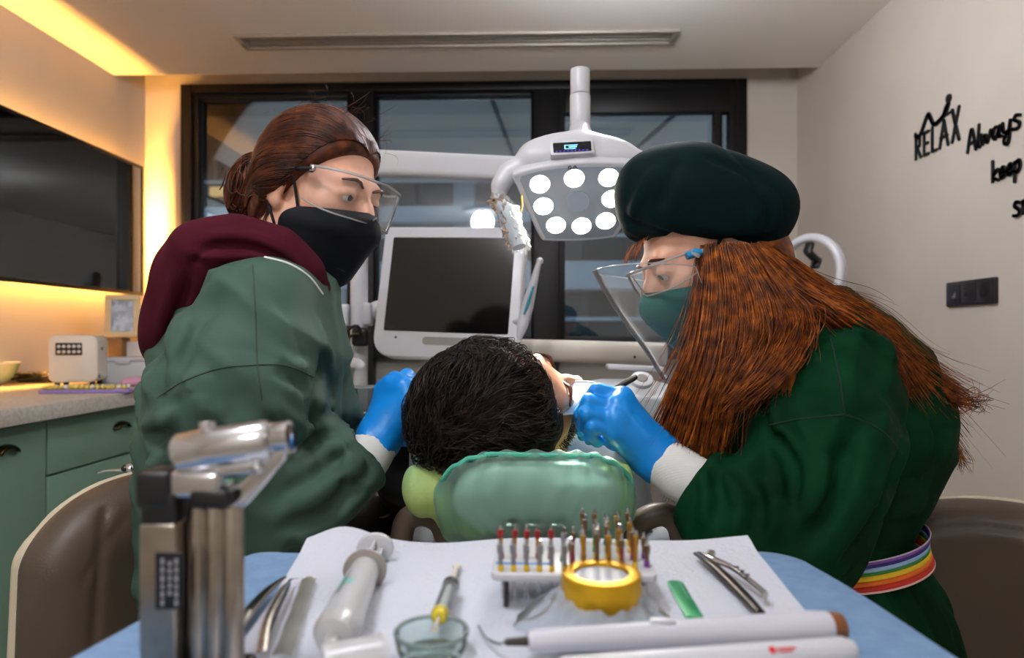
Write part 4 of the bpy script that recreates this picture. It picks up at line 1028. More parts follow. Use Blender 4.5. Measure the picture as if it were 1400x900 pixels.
folds(G, B0, [
    ([(215, 430), (228, 480), (210, 560)], -.010, .016), ([(250, 415), (235, 470), (225, 540)], .008, .02), ([(300, 385), (262, 430), (240, 500)], .006, .02), ([(310, 400), (270, 450), (235, 530)], -.006, .014),
    ([(188, 612), (212, 596), (242, 602)], -.016, .014), ([(196, 585), (220, 575), (246, 580)], .010, .016), ([(205, 640), (225, 625), (245, 630)], .009, .015),
    ([(240, 560), (232, 620), (228, 690)], -.012, .016), ([(222, 650), (216, 720), (212, 790)], .010, .018), ([(250, 640), (240, 700), (230, 780)], -.008, .016),
    ([(445, 470), (436, 540), (425, 600)], -.018, .016), ([(462, 490), (458, 550), (450, 600)], .010, .016), ([(430, 430), (447, 480), (455, 540)], .008, .014),
    ([(405, 625), (428, 602), (452, 592)], -.016, .012), ([(398, 610), (420, 590), (446, 578)], .010, .014), ([(360, 545), (395, 575), (420, 590)], .008, .014), ([(365, 565), (395, 600), (410, 615)], -.007, .013),
    ([(385, 700), (440, 672), (500, 622)], .012, .015), ([(375, 725), (445, 700), (508, 640)], -.012, .014), ([(390, 745), (455, 715), (512, 655)], .010, .014), ([(380, 680), (430, 650), (490, 607)], -.013, .013),
    ([(440, 620), (455, 612), (472, 618), (480, 640)], .013, .014), ([(455, 640), (468, 660), (462, 690)], -.010, .013), ([(486, 606), (500, 625), (512, 650)], -.006, .008), ([(498, 602), (508, 622), (519, 642)], -.005, .007), ([(475, 612), (488, 640), (498, 665)], .006, .009),
    ([(330, 560), (345, 620), (350, 680)], .008, .02), ([(290, 560), (282, 630), (292, 690)], -.007, .02), ([(370, 480), (395, 500), (425, 505)], .006, .014), ([(372, 505), (400, 520), (425, 540)], -.006, .012)])
# sleeve mouth and neckline openings
d = unit(A_fo - A_wr)
G.sub(lambda p: (SD().cap(A_wr - d * .05, A_wr + d * .045, .034))(p), k=.008)
d2 = unit(A_fo2 - A_wr2); G.sub(lambda p: (SD().cap(A_wr2 - d2 * .05, A_wr2 + d2 * .045, .034))(p), k=.008)
cut1 = SD().half(A_wr + d * .052, d); 
def axd(p, c, dr, r):
    q_ = p - V3(c).astype(np.float32); q_ = q_ - (q_ @ dr.astype(np.float32))[:, None] * dr.astype(np.float32); return np.linalg.norm(q_, axis=1) - r
G._o('s', lambda p: np.maximum(cut1(p), axd(p, A_wr, d, .056)), .006)
cut2 = SD().half(A_wr2 + d2 * .03, d2); G._o('s', lambda p: np.maximum(cut2(p), axd(p, A_wr2, d2, .056)), .006)
sdobj('gown', G, (-.72, .68, .32), (.06, 1.5, 1.35), .0055, M_SAGE, person1)
for pix in ([(345, 361), (348, 400), (350, 450), (352, 500), (358, 548)], [(214, 545), (250, 522), (300, 504), (350, 499)], [(350, 499), (390, 500), (425, 514), (448, 530)]): seam(G, 'seam', pix, M_THREAD, person1)
# hood
S = SD()
near = [P(432, 400, 1.0), P(412, 375, .968), P(375, 346, .955), P(322, 334, .95), P(286, 350, .96), P(266, 400, .985), P(240, 468, 1.02)]
far = [P(432, 398, 1.03), P(420, 375, 1.11), P(388, 350, 1.15), P(330, 330, 1.16), P(290, 345, 1.13), P(262, 400, 1.09), P(240, 468, 1.05)]
rr = [.016, .022, .029, .034, .044, .046, .026]
S.chain(near, rr, k=.04).chain(far, rr, k=.04)
S.ell(P(272, 395, 1.045), (.045, .085, .075), np.stack([RGT, FWD, UPV], 1), k=.05).ell(P(244, 453, 1.04), (.032, .075, .055), np.stack([RGT, FWD, UPV], 1), k=.05)
S.cap(P(300, 352, 1.0), P(300, 352, 1.1), .04, k=.04)
S.field(lambda p: (wob(p, 40, 21) * .003).astype(np.float32)); B0 = SD(); B0.ops = list(S.ops)
folds(S, B0, [([(426, 398), (398, 362), (350, 340), (290, 338), (258, 365)], -.009, .009), ([(420, 385), (385, 342), (330, 322), (275, 325)], .007, .012), ([(250, 345), (300, 352), (350, 352), (400, 378)], .006, .010),
              ([(262, 380), (245, 430), (222, 490)], -.007, .012), ([(280, 370), (262, 420), (245, 460)], .006, .014), ([(245, 360), (228, 420), (212, 470)], .006, .014)])
sdobj('hood', S, (-.62, .85, 1.0), (-.2, 1.3, 1.3), .0045, M_MAROON, person1)
# white neckline edging
q = catmull(V3([(441, 402), (422, 378), (395, 361), (362, 352)]), 30); p_, ok_ = G.hit(q[:, 0], q[:, 1])
b = MB(); b.tube(p_[ok_], .0019, 8); b.build('neck_binding', M_KNIT, person1, world=True)
# trousers and shoes
S = SD()
for i, kn in enumerate(KA):
    h0 = hipA + (-FWD * .08 if i == 0 else FWD * .08) - UPV * .03; S.chain([h0, kn, V3((kn[0] - .05, kn[1] + .02, .12))], [.098, .068, .05], k=.05)
S.field(lambda p: (wob(p, 30, 3) * .004).astype(np.float32)); sdobj('trousers', S, (-.7, .85, .05), (.1, 1.8, .95), .009, M_DARKCL, person1)
for i, kn in enumerate(KA):
    an = V3((kn[0] - .05, kn[1] + .02, .06)); S = SD(); S.cap(an + V3((-.02, -.02, -.01)), an + V3((.13, .11, -.015)), .042, .038).half((0, 0, 0.004), (0, 0, -1)); sdobj('shoe', S, an - .25, an + .25, .007, M_SHOE, person1)
# mask and goggles
q = MB(); q.slab_grid(mask_fn(HA), 41, 25, -.0018); mk = q.build('face_mask', M_BMASK, person1, world=True, ang=50)
for s_ in (-1, 1):
    q = MB(); q.tube([H_ for H_ in (HA(s_ * .069, .034, -.032), HA(s_ * .0755, .018, .008), HA(s_ * .079, -.005, .03))], .0022, 8, smooth=10); q.build('ear_loop', M_BMASK, mk)
    q = MB(); q.tube([HA(s_ * .062, .016, -.09), HA(s_ * .073, .0, -.06), HA(s_ * .078, -.018, -.03)], .0022, 8, smooth=10); q.build('ear_loop', M_BMASK, mk)
q = MB(); st = [HA(x, y, z) for x, y, z in ((.068, .02, -.084), (.06, .05, -.09), (.04, .08, -.098), (.012, .1, -.104))]
q.tube(st, .0006, 6, smooth=20); q.build('stitch', M_THREAD, mk)
def goggles(H, par, name, temple_m, hinge_m, z0=.036, z1=-.026, fwd=.128, wide=.076):
    """wrap-round clear eyewear"""
    path = catmull(V3([(-wide, .045), (-wide * .97, .085), (-.056, fwd - .014), (-.02, fwd - .002), (0, fwd), (.02, fwd - .002), (.056, fwd - .014), (wide * .97, .085), (wide, .045)]), 49)
    def low(u): a = abs(u * 2 - 1); return z1 + .014 * (a > .5) * ((a - .5) * 2) ** 2 + (.012 * (1 - a / .18) if a < .18 else 0)
    def fn(u, v):
        i = min(int(u * 48), 47); t = u * 48 - i; x, y = path[i] * (1 - t) + path[i + 1] * t; zz = z0 - .004 * abs(u * 2 - 1) + (low(u) - z0) * v
        return H(x, y - .006 * v * v, zz)
    q = MB(); q.slab_grid(fn, 49, 9, .0014); L_ = q.build(name, M_CLEAR, par, world=True, ang=60)
    q = MB(); q.tube([fn(i / 48, 0) for i in range(49)], .0022, 8); q.build('top_rim', M_RIMC, L_)
    q = MB(); q.tube([fn(i / 48, 1) for i in range(49)], .0012, 6); q.build('lower_rim', M_RIMC, L_)
    for s_ in (-1, 1):
        q = MB(); q.tube([H(s_ * wide, .05, z0 - .008), H(s_ * (wide + .001), .01, z0 - .014), H(s_ * .08, -.03, z0 - .02)], [.0042, .0038, .003], 10, smooth=14); q.build('temple', temple_m, L_)
        q = MB(); q.sph(H(s_ * wide, .048, z0 - .008), .0055, 12, (.7, 1.2, 1.2), Matrix(H.R.tolist())); q.build('hinge', hinge_m, L_)
    return L_
goggles(HA, person1, 'goggles', M_BLACK, M_CHROME)
# hair: shell, sleek strands, low bun
S = SD(); S.ell(HA(0, -.009, .047), (.085, .1, .092), HA.R).ell(HA(0, -.032, -.01), (.078, .066, .08), HA.R, k=.04)
S.ell(HA(.066, -.018, .012), (.026, .034, .04), HA.R, k=.02).ell(HA(-.066, -.018, .012), (.026, .034, .04), HA.R, k=.02); S.half(HA(0, .012, .002), HA.R @ V3((0, 1, -.92)), k=.012); S.half(HA(0, -.02, -.055), HA.R @ V3((0, .5, -1)), k=.02)
shellA = SD(); shellA.ops = list(S.ops)
bunc = HA(0, -.132, -.010)
S.ell(bunc, (.036, .036, .05), HA.R, k=.008)
S.cap(HA(0, -.07, -.03), HA(0, -.06, -.085), .046, .033, k=.025)
HF = S
v1, f1 = nets(S, HA.c - .24, HA.c + .24, .005)
N_ = 1500; th = rng.uniform(-2.15, 2.15, N_); K = 16; ph = np.linspace(0, 1, K)
st = np.zeros((N_, K, 3))
for i in range(N_):
    t0 = th[i]; hl = .09 - .045 * (abs(t0) / 2.1) ** 1.0 - .05 * (abs(t0) / 2.1) ** 3
    y = hl + (-.106 - hl) * ph; rr_ = np.sqrt(np.clip(1 - ((y + .009) / .102) ** 2, .02, 1)); tt = t0 * (1 + .18 * ph) + .05 * np.sin(3 * ph + i)
    x = .087 * rr_ * np.sin(tt); z = .047 * (1 - .9 * ph ** 2) - .02 * ph ** 2 + .094 * rr_ * np.cos(tt)
    st[i] = HA.many(np.c_[x, y, z])
flat = HF.proj(st.reshape(-1, 3), 0.0, 3).reshape(N_, K, 3) + 0.0
nn = HF.grad(flat.reshape(-1, 3)).reshape(N_, K, 3); nn /= np.linalg.norm(nn, axis=2)[..., None] + 1e-9
flat = flat + nn * (rng.uniform(-.0006, .0022, N_)[:, None, None])
v2, f2 = strand_mesh('h', flat, rng.uniform(.0006, .0013, N_))
# bun coils
NB = 420; st = np.zeros((NB, 22, 3)); tt = np.linspace(0, 1, 22)
for i in range(NB):
    ax = unit(V3((1, 0, 0)) * rng.normal(0, .35) + V3((0, .4, 0)) * rng.normal(0, 1) + V3((1, 0, 0))); e1 = unit(np.cross(ax, (0, .3, 1))); e2 = np.cross(ax, e1); a = rng.uniform(0, 6.28) + tt * rng.uniform(2.2, 4.6)
    off = rng.normal(0, .45); rad = sqrt(max(.1, 1 - min(off * off, .9)))
    loc = (ax * off + rad * (np.cos(a)[:, None] * e1 + np.sin(a)[:, None] * e2)) * V3((.038, .038, .054)) * rng.uniform(.94, 1.14)
    st[i] = HA.many(loc + V3((0, -.132, -.010)))
v3, f3 = strand_mesh('h', st, rng.uniform(.0007, .0015, NB))
# loose ends, forelock and flyaways
NL = 120; st = np.zeros((NL, 12, 3)); tt = np.linspace(0, 1, 12)[:, None]
for i in range(NL):
    if i < 0:
        x0 = rng.uniform(-.065, -.02); a = V3((x0, .06, .124)); b_ = V3((x0 * .9 - .005, .108 + rng.normal(0, .004), .07 + rng.normal(0, .008))); c_ = V3((x0 - .02, .102, .062 + rng.normal(0, .006)))
        loc = a * (1 - tt) ** 2 + 2 * b_ * 1.06 * tt * (1 - tt) + c_ * tt ** 2
    elif i < 60:
        x0 = rng.choice((-1, 1)) * rng.uniform(.05, .075); a = V3((x0, -.02, -.03)); b_ = V3((x0, -.02 + rng.normal(0, .008), -.07)); c_ = V3((x0 * .9, -.03 + rng.normal(0, .015), -.1 + rng.normal(0, .015))); loc = a * (1 - tt) ** 2 + 2 * b_ * tt * (1 - tt) + c_ * tt ** 2
    else:
        t0 = rng.uniform(-1, 1); y0_ = rng.uniform(-.08, .07); a = V3((.08 * sin(t0), y0_, .05 + .088 * cos(t0))); dd = rng.normal(0, .018, 3) + V3((0, .012, .008)); loc = a + dd * tt + V3((0, .01, .006)) * np.sin(tt * 3)
    st[i] = HA.many(loc)
v4, f4 = strand_mesh('h', st, np.where(np.arange(NL) < 60, .0008, .00028))
v, f = join_vf((v1, f1), (v2, f2), (v3, f3), (v4, f4)); link_mesh('hair', fast_mesh('hair', v, f), M_HAIRA, person1, True)
# ================================================================== the dentist (bottle green gown)
de_f = -RGT * cos(radians(22)) * cos(radians(8)) - FWD * cos(radians(22)) * sin(radians(8)) - UPV * sin(radians(22))
HD = HeadF(P(968, 356, 1.04), de_f, UPV - RGT * .3)
person2 = thing('person', 'person in bottle green gown with long copper hair, dark cap and clear face shield', 'person', P(1160, 700, 1.05) * V3((1, 1, 0)))
D_wr, D_fo = P(893, 622, .925), P(925, 645, .905)
D_f = [[P(848, 543, .925), P(806, 530, .925), P(790, 548, .945), P(782, 566, .96)], [P(840, 556, .912), P(795, 545, .91), P(784, 562, .93), P(786, 577, .95)],
       [P(837, 573, .905), P(792, 561, .90), P(788, 576, .918), P(798, 586, .935)], [P(838, 590, .905), P(800, 579, .897), P(797, 590, .908), P(806, 599, .922)]]
D_f = [[p_ + RGT * (.004 if j_ == 0 else .010) - UPV * (.0 if j_ == 0 else .004) for j_, p_ in enumerate(ff_)] for ff_ in D_f]
D_th = [P(862, 575, .955), P(826, 562, .975), P(795, 568, .975)]
D_wr2, D_fo2 = P(872, 604, 1.13), P(930, 630, 1.16)
D_f2 = [[P(842, 578, 1.08), P(822, 572, 1.055), P(806, 576, 1.04), P(797, 582, 1.03)], [P(838, 586, 1.075), P(817, 582, 1.05), P(803, 586, 1.035), P(794, 590, 1.03)],
        [P(838, 594, 1.075), P(819, 591, 1.055), P(805, 593, 1.045), P(797, 596, 1.04)], [P(841, 602, 1.08), P(825, 600, 1.065), P(814, 601, 1.055), P(806, 603, 1.05)]]
D_th2 = [P(852, 586, 1.06), P(835, 575, 1.035), P(818, 571, 1.025)]
S = SD(); head_sdf(S, HD)
nb2 = P(1075, 452, 1.07)
S.cap(HD(0, -.03, -.04), nb2, .05, .056, k=.03)
S.chain([nb2, P(1140, 530, 1.07), P(1135, 640, 1.07), P(1102, 748, 1.06), P(1148, 855, 1.05)], [.06, .098, .086, .074, .098], k=.08)
S.cap(nb2, P(1130, 515, .92), .05, .052, k=.05); S.cap(nb2, P(1110, 490, 1.22), .05, .05, k=.05)
S.chain([P(1130, 515, .92), P(1105, 620, .88), P(1080, 725, .86)], [.05, .043, .037], k=.05); S.chain([P(1080, 725, .86), P(1005, 700, .88), D_fo], [.037, .036, .027], k=.03)
S.chain([P(1110, 490, 1.22), P(1070, 610, 1.27), P(1030, 690, 1.27)], [.05, .042, .036], k=.05); S.chain([P(1030, 690, 1.27), D_fo2], [.036, .026], k=.03)
hipD = P(1165, 870, 1.05); KD = [hipD - RGT * .16 + FWD * .36 - UPV * .04, hipD - RGT * .04 + FWD * .46 - UPV * .04]
for i, kn in enumerate(KD):
    h0 = hipD + (-FWD * .08 if i == 0 else FWD * .08) - UPV * .03; an = V3((kn[0] + .04, kn[1] + .02, .1)); S.chain([h0, kn, an], [.085, .055, .036], k=.05); S.cap(an, an + V3((-.12, .1, -.05)), .035, .028, k=.03)
hand_sdf(S, D_wr, D_fo, D_f, D_th, -.002); hand_sdf(S, D_wr2, D_fo2, D_f2, D_th2, -.002)
body2 = sdobj('body', S, (-.12, .7, 0), (.85, 1.8, 1.4), .006, M_SKIN, person2)
eyes(HD, person2, -.4)
for a in ((D_wr, D_fo, D_f, D_th), (D_wr2, D_fo2, D_f2, D_th2)):
    G = SD(); w_, f_ = V3(a[0]), V3(a[1]); hand_sdf(G, w_, w_ + (f_ - w_) * .35, a[2], a[3], .0012, .0285)
    ax_ = unit(f_ - w_)
    G.field(lambda p: (wob(p, 180, 5) * .0006 + wob(p, 70, 6) * .001 + .0011 * np.exp(-np.abs(wob(p, 55, 8)) * 6)).astype(np.float32))
    pts_ = np.array([w_, f_] + [x for f in a[2] for x in f] + list(a[3]))
    sdobj('glove', G, pts_.min(0) - .05, pts_.max(0) + .05, .0028, M_GLOVE, person2)
for a, b_, e in ((D_wr, D_fo, P(962, 668, .89)), (D_wr2, D_fo2, P(960, 648, 1.17))):
    q = MB(); q.tube([a + (b_ - a) * .12, a + (b_ - a) * .5, b_, e], [.0305, .0335, .035, .035], 28); q.build('cuff', M_KNIT, person2, world=True)
# gown
G = SD()
TOR = ([P(1080, 458, 1.07), P(1150, 520, 1.075), P(1168, 590, 1.08), P(1140, 670, 1.07), P(1104, 748, 1.06), P(1158, 855, 1.05), P(1180, 950, 1.03)], [.065, .112, .126, .108, .096, .132, .155])
G.chain(*TOR, k=.06)
for i, kn in enumerate(KD): G.chain([hipD + (-FWD * .06 if i == 0 else FWD * .09) - RGT * .03, kn + UPV * .0, kn - UPV * .25], [.1, .085, .075], k=.05)
GW = SD(); GW.ops = list(G.ops)
G.chain([P(1090, 500, 1.07), P(1068, 570, 1.06), P(1070, 660, 1.05)], [.1, .12, .13], k=.08)
G.chain([P(1085, 462, 1.06), P(1128, 514, .915)], [.065, .07], k=.07); G.chain([P(1085, 462, 1.08), P(1112, 495, 1.22)], [.065, .066], k=.07)
G.chain([P(1130, 516, .912), P(1132, 590, .885), P(1092, 690, .862), P(1072, 745, .852)], [.07, .084, .078, .068], k=.05)
G.cap(P(1172, 635, .9), P(1108, 725, .87), .042, .04, k=.05)
G.chain([P(1072, 745, .852), P(1012, 712, .868), P(962, 672, .888)], [.074, .066, .05], k=.04)
G.chain([P(1112, 495, 1.22), P(1075, 610, 1.26), P(1035, 690, 1.26), P(975, 655, 1.19)], [.066, .072, .066, .048], k=.04)
# the back panel that hangs open
G.chain([P(1245, 520, 1.1), P(1282, 575, 1.12), P(1280, 625, 1.12), P(1246, 690, 1.11)], [.02, .022, .02, .015], k=.025)
G.field(lambda p: (wob(p, 26, 41) * .003 + wob(p, 60, 42) * .001 + .006 * np.exp(-np.abs(wob(p, 19, 51)) * 9) + .004 * np.exp(-np.abs(wob(p, 33, 53)) * 8)).astype(np.float32) + drape(p, RGT * .85 + UPV * .4, .08, .010, 55) + drape(p, RGT * .9 - UPV * .3, .055, .007, 57) + drape(p, RGT * .4 + UPV * .9, .05, .005, 59))
B0 = SD(); B0.ops = list(G.ops)
folds(G, B0, [
    ([(1042, 505), (1046, 560), (1050, 610)], -.020, .012), ([(1056, 500), (1058, 560), (1062, 600)], .010, .014), ([(1058, 590), (1084, 640), (1082, 690)], -.020, .014), ([(1070, 580), (1105, 640), (1106, 700)], .012, .016), ([(1045, 610), (1062, 660), (1066, 710)], .012, .013),
    ([(1010, 640), (1038, 680), (1032, 735)], -.016, .013), ([(995, 650), (1010, 690), (1005, 740)], .010, .013), ([(1035, 650), (1055, 690), (1052, 740)], .008, .012), ([(975, 640), (985, 680), (975, 725)], -.010, .011), ([(960, 645), (965, 680), (955, 720)], .008, .010), ([(945, 655), (948, 690), (940, 725)], -.007, .009),
    ([(1185, 600), (1165, 680), (1115, 765)], .014, .018), ([(1160, 600), (1140, 680), (1095, 760)], -.012, .018), ([(1232, 622), (1195, 700), (1148, 772)], -.022, .014), ([(1215, 610), (1185, 690), (1135, 772)], .012, .016), ([(1115, 600), (1125, 660), (1105, 720)], .008, .016),
    ([(1200, 520), (1240, 580), (1248, 640)], -.010, .016), ([(1240, 520), (1270, 590), (1255, 660)], .008, .014), ([(1262, 560), (1280, 610), (1262, 670)], -.012, .010),
    ([(1262, 690), (1225, 702), (1185, 725)], .016, .014), ([(1255, 712), (1220, 720), (1190, 738)], -.016, .012), ([(1240, 660), (1205, 690), (1175, 730)], -.010, .014), ([(1268, 678), (1240, 684), (1215, 694)], .012, .012),
    ([(1250, 785), (1275, 830), (1300, 880)], .010, .016), ([(1215, 790), (1245, 840), (1265, 890)], -.010, .016), ([(1180, 790), (1215, 840), (1230, 890)], .008, .016), ([(1165, 785), (1185, 820), (1190, 860)], -.008, .014), ([(1235, 780), (1262, 822), (1285, 880)], -.008, .012)])
ends_ = [(P(955, 668, .889), unit(D_fo - D_wr)), (P(958, 646, 1.17), unit(D_fo2 - D_wr2))]
for c_, d_ in ends_:
    hole = SD().cap(c_ - d_ * .06, c_ + d_ * .012, .036); G.sub(hole, k=.008)
    cutp = SD().half(c_ + d_ * -.004, d_); G._o('s', lambda p, cutp=cutp, c_=c_: np.maximum(cutp(p), axd(p, c_, d_, .075)), .006)
sdobj('gown', G, (.1, .66, .3), (.85, 1.7, 1.28), .0055, M_DGREEN, person2)
for pix in ([(1132, 447), (1142, 490), (1150, 530), (1155, 568)], [(1050, 582), (1090, 574), (1155, 567)], [(1155, 567), (1190, 580), (1215, 598), (1233, 622)]): seam(G, 'seam', pix, M_THREAD2, person2)
# rainbow waist band laid on the gown
bandM = [mat('band_' + n, c, .6, weave=.2) for n, c in (('pink', '#e7b9b4'), ('red', '#c5281c'), ('orange', '#e06a18'), ('yellow', '#e8c21d'), ('green', '#2f7d33'), ('sky', '#8fb2dc'), ('indigo', '#2a2270'), ('violet', '#7d4aa6'), ('pale', '#d8c3d8'))]
hts = [0, .06, .22, .37, .52, .63, .76, .87, .96, 1.0]
axis_c = P(1106, 744, 1.06); nb = 90; rows = []
for t_ in hts:
    ring = []
    for k in range(nb):
        a = 2 * pi * k / nb; dr = RGT * cos(a) + FWD * sin(a)
        o_ = axis_c + UPV * (-.019 + .038 * t_ + .016 * cos(a) + .008 * sin(a)) + RGT * 0
        ring.append((o_, dr))
    rows.append(ring)
pts_ = np.array([[o + d * .32 for o, d in r] for r in rows]).reshape(-1, 3); dd = np.array([[d for o, d in r] for r in rows]).reshape(-1, 3)
# walk in from outside until the cloth of the waist (arms left out) is met
for _ in range(60): pts_ = pts_ - dd * (GW(pts_) - .0105)[:, None] * .8
pts_ = pts_.reshape(len(hts), nb, 3); q = MB()
pts_ = (pts_ + np.roll(pts_, 1, 1) + np.roll(pts_, -1, 1)) / 3
for r in range(len(hts) - 1):
    q.cur = r; base = len(q.v); q.v += [tuple(x) for x in pts_[r]] + [tuple(x) for x in pts_[r + 1]]
    for k in range(nb): q.f.append((base + k, base + (k + 1) % nb, base + nb + (k + 1) % nb, base + nb + k)); q.mi.append(r)
bd = q.build('waist_band', bandM, person2, world=True); md = bd.modifiers.new('thick', 'SOLIDIFY'); md.thickness = .0016; md.offset = 1
# clogs
for i, kn in enumerate(KD):
    an = V3((kn[0] + .04, kn[1] + .02, .06)); S = SD(); S.cap(an + V3((.02, -.02, -.01)), an + V3((-.13, .11, -.015)), .042, .038).half((0, 0, 0.004), (0, 0, -1)); sdobj('shoe', S, an - .25, an + .25, .007, M_SHOE, person2)
    S = SD(); S.chain([kn - UPV * .15, V3((kn[0] + .04, kn[1] + .02, .12))], [.062, .052], k=.03); sdobj('trouser_leg', S, an - V3((.2, .2, .1)), kn + .2, .009, M_DARKCL, person2)
# cap
RCc = np.stack([unit(RGT + UPV * -.10), FWD, unit(UPV + RGT * .10)], 1)
S = SD(); cc_ = P(955, 290, 1.04); S.ell(cc_, (.124, .108, .092), RCc).ell(P(1008, 292, 1.04), (.076, .095, .062), RCc, k=.05).ell(P(925, 262, 1.04), (.085, .09, .062), RCc, k=.04)
brn = unit(P(845, 322, 1.04) - P(1062, 347, 1.04)); bn_ = unit(np.cross(brn, FWD)); bn_ = bn_ if bn_[2] < 0 else -bn_
S.half(P(950, 336, 1.04), bn_, k=.012)
S.field(lambda p: (wob(p, 42, 61) * .002 + .004 * np.exp(-np.abs(wob(p, 24, 63)) * 8)).astype(np.float32)); B0 = SD(); B0.ops = list(S.ops)
folds(S, B0, [([(850, 296), (905, 318), (980, 330), (1060, 325)], -.007, .009), ([(850, 310), (905, 332), (980, 338)], .004, .009), ([(1020, 240), (1052, 280), (1050, 320)], -.009, .012), ([(1000, 235), (1035, 275), (1030, 315)], .006, .014), ([(900, 225), (880, 260), (862, 300)], .006, .016), ([(930, 215), (915, 250), (900, 290)], -.005, .014), ([(960, 212), (1010, 232), (1050, 262)], -.005, .012)])
sdobj('surgical_cap', S, cc_ - .22, cc_ + .22, .0042, M_CAPG, person2)
q = MB(); q.tube([P(1062, 335, 1.02), P(1072, 330, 1.0), P(1068, 345, .99), P(1056, 341, 1.0)], .004, 8, smooth=16); q.build('cap_tie', M_CAPG, person2, world=True)
# mask, goggles, visor
q = MB(); q.slab_grid(mask_fn(HD, 1.0, .128), 41, 25, -.0018); mk = q.build('face_mask', M_TMASK, person2, world=True, ang=50)
for s_ in (-1, 1):
    q = MB(); q.tube([HD(s_ * .069, .034, -.032), HD(s_ * .076, .018, .008), HD(s_ * .079, -.005, .035)], .0026, 8, smooth=10); q.build('strap', M_CAPG, mk)
    q = MB(); q.tube([HD(s_ * .062, .016, -.09), HD(s_ * .073, .0, -.06), HD(s_ * .078, -.018, -.03)], .0026, 8, smooth=10); q.build('strap', M_CAPG, mk)
M_BHINGE = mat('blue_hinge', '#1d86b8', .3)
gl = goggles(HD, person2, 'goggles', M_RIMC, M_BHINGE, z0=.026, z1=-.014, fwd=.122)
for s_ in (-1, 1):
    q = MB(); q.tube([HD(s_ * .0765, .062, .018), HD(s_ * .0772, .04, .016)], [.0058, .005], 10); q.build('hinge', M_BHINGE, gl)
ctrl = catmull(V3([(.172, .05), (.166, .0), (.155, -.06), (.143, -.115), (.135, -.142)]), 30)
def visor(u, v):
    a = (u * 2 - 1); th_ = a * radians(82); ab = abs(a)
    zt = .05 * (1 - ab ** 2.2) + .0 * ab; zb_ = -.142 + .03 * ab ** 6; i = min(int(v * 29), 28); t = v * 29 - i; yc = (ctrl[i] * (1 - t) + ctrl[i + 1] * t)[0]
    z = zt + (zb_ - zt) * v; ys = .045 - .0 * v; x = (.094 - .012 * v) * sin(th_)
    return HD(x, ys + (yc - ys) * cos(th_), z)
q = MB(); q.slab_grid(visor, 61, 30, .0006); vs_ = q.build('face_shield', M_SHIELD, person2, world=True, ang=60)
rim_ = [visor(i / 60, 0) for i in range(61)] + [visor(1, j / 29) for j in range(1, 30)] + [visor(1 - i / 60, 1) for i in range(1, 61)] + [visor(0, 1 - j / 29) for j in range(1, 30)]
q = MB(); q.tube(rim_, .0008, 6); q.build('shield_edge', M_RIMC, vs_)
for s_ in (-1, 1): q = MB(); q.tube([HD(s_ * .078, .055, .02), HD(s_ * .088, .05, .012)], .003, 8); q.build('shield_clip', M_RIMC, vs_)
# hair in guided sheets
GD = [  # guide curves as (px, py, depth)
 [(962, 340, .975), (957, 400, .952), (946, 470, .935), (920, 540, .93), (893, 600, .945)],
 [(966, 340, .968), (966, 410, .942), (960, 480, .922), (940, 550, .92), (915, 618, .93)],
 [(974, 340, .96), (978, 410, .932), (972, 490, .908), (955, 560, .905), (938, 612, .915)],
 [(984, 340, .953), (994, 410, .922), (990, 480, .9), (972, 550, .893), (958, 622, .9)],
 [(994, 340, .948), (1012, 410, .914), (1012, 475, .892), (992, 540, .886), (975, 612, .895)],
 [(1004, 340, .945), (1030, 405, .908), (1036, 465, .884), (1010, 520, .874), (990, 560, .884)],
 [(1014, 340, .944), (1050, 402, .905), (1064, 455, .876), (1038, 508, .860), (996, 552, .868)],
 [(1024, 342, .948), (1072, 402, .905), (1097, 440, .868), (1076, 492, .846), (1016, 540, .856)],
 [(1032, 342, .952), (1095, 402, .91), (1140, 430, .868), (1190, 470, .885), (1222, 530, .915)],
 [(1040, 342, .962), (1112, 398, .93), (1172, 438, .92), (1222, 490, .935), (1262, 548, .955)],
 [(1048, 342, .978), (1122, 396, .96), (1190, 440, .96), (1245, 500, .97), (1300, 545, .98)],
 [(1054, 342, 1.0), (1130, 396, .995), (1200, 442, .995), (1255, 505, 1.0), (1318, 546, 1.0)],
 [(1060, 343, 1.03), (1132, 400, 1.04), (1200, 450, 1.06), (1258, 512, 1.06), (1300, 560, 1.05)],
 [(1058, 344, 1.06), (1125, 405, 1.09), (1195, 460, 1.12), (1260, 540, 1.11), (1312, 620, 1.08)]]
K = 22; GC = np.array([catmull([P(*q_) for q_ in g], K) for g in GD]); tt = np.linspace(0, 1, K)
def hair_set(N, r0, r1, sp, seed, lo=0.0, hi=1.0, shorten=.75):
    g = np.random.default_rng(seed); st = np.zeros((N, K, 3))
    for i in range(N):
        s_ = (lo + (hi - lo) * g.random()) * (len(GC) - 1.001); k = int(s_); u = s_ - k
        if k == 7: u = g.uniform(0, .06) if u < .5 else 1 - g.uniform(0, .06)
        c = GC[k] * (1 - u) + GC[k + 1] * u
        L_ = g.uniform(shorten, 1.04) if g.random() < .8 else g.uniform(.4, .9)
        ti = np.clip(tt * L_, 0, 1.2) * (K - 1); j = np.clip(ti.astype(int), 0, K - 2); c = c[j] + (c[j + 1] - c[j]) * (ti - j)[:, None]
        o0 = g.normal(0, 1, 3) * V3((.004, .006, .003)); o1 = g.normal(0, 1, 3) * sp
        w_ = np.sin(tt[:, None] * g.uniform(3, 8) + g.uniform(0, 6.28, 3)) * g.uniform(.0005, .003) * (.2 + tt[:, None])
        st[i] = c + o0 + (tt[:, None] ** 1.3) * o1 + w_
    return strand_mesh('h', st, g.uniform(r0, r1, N))
va = hair_set(3400, .0005, .0011, V3((.009, .010, .009)), 1)
vb = hair_set(1100, .0003, .0006, V3((.022, .016, .022)), 2)
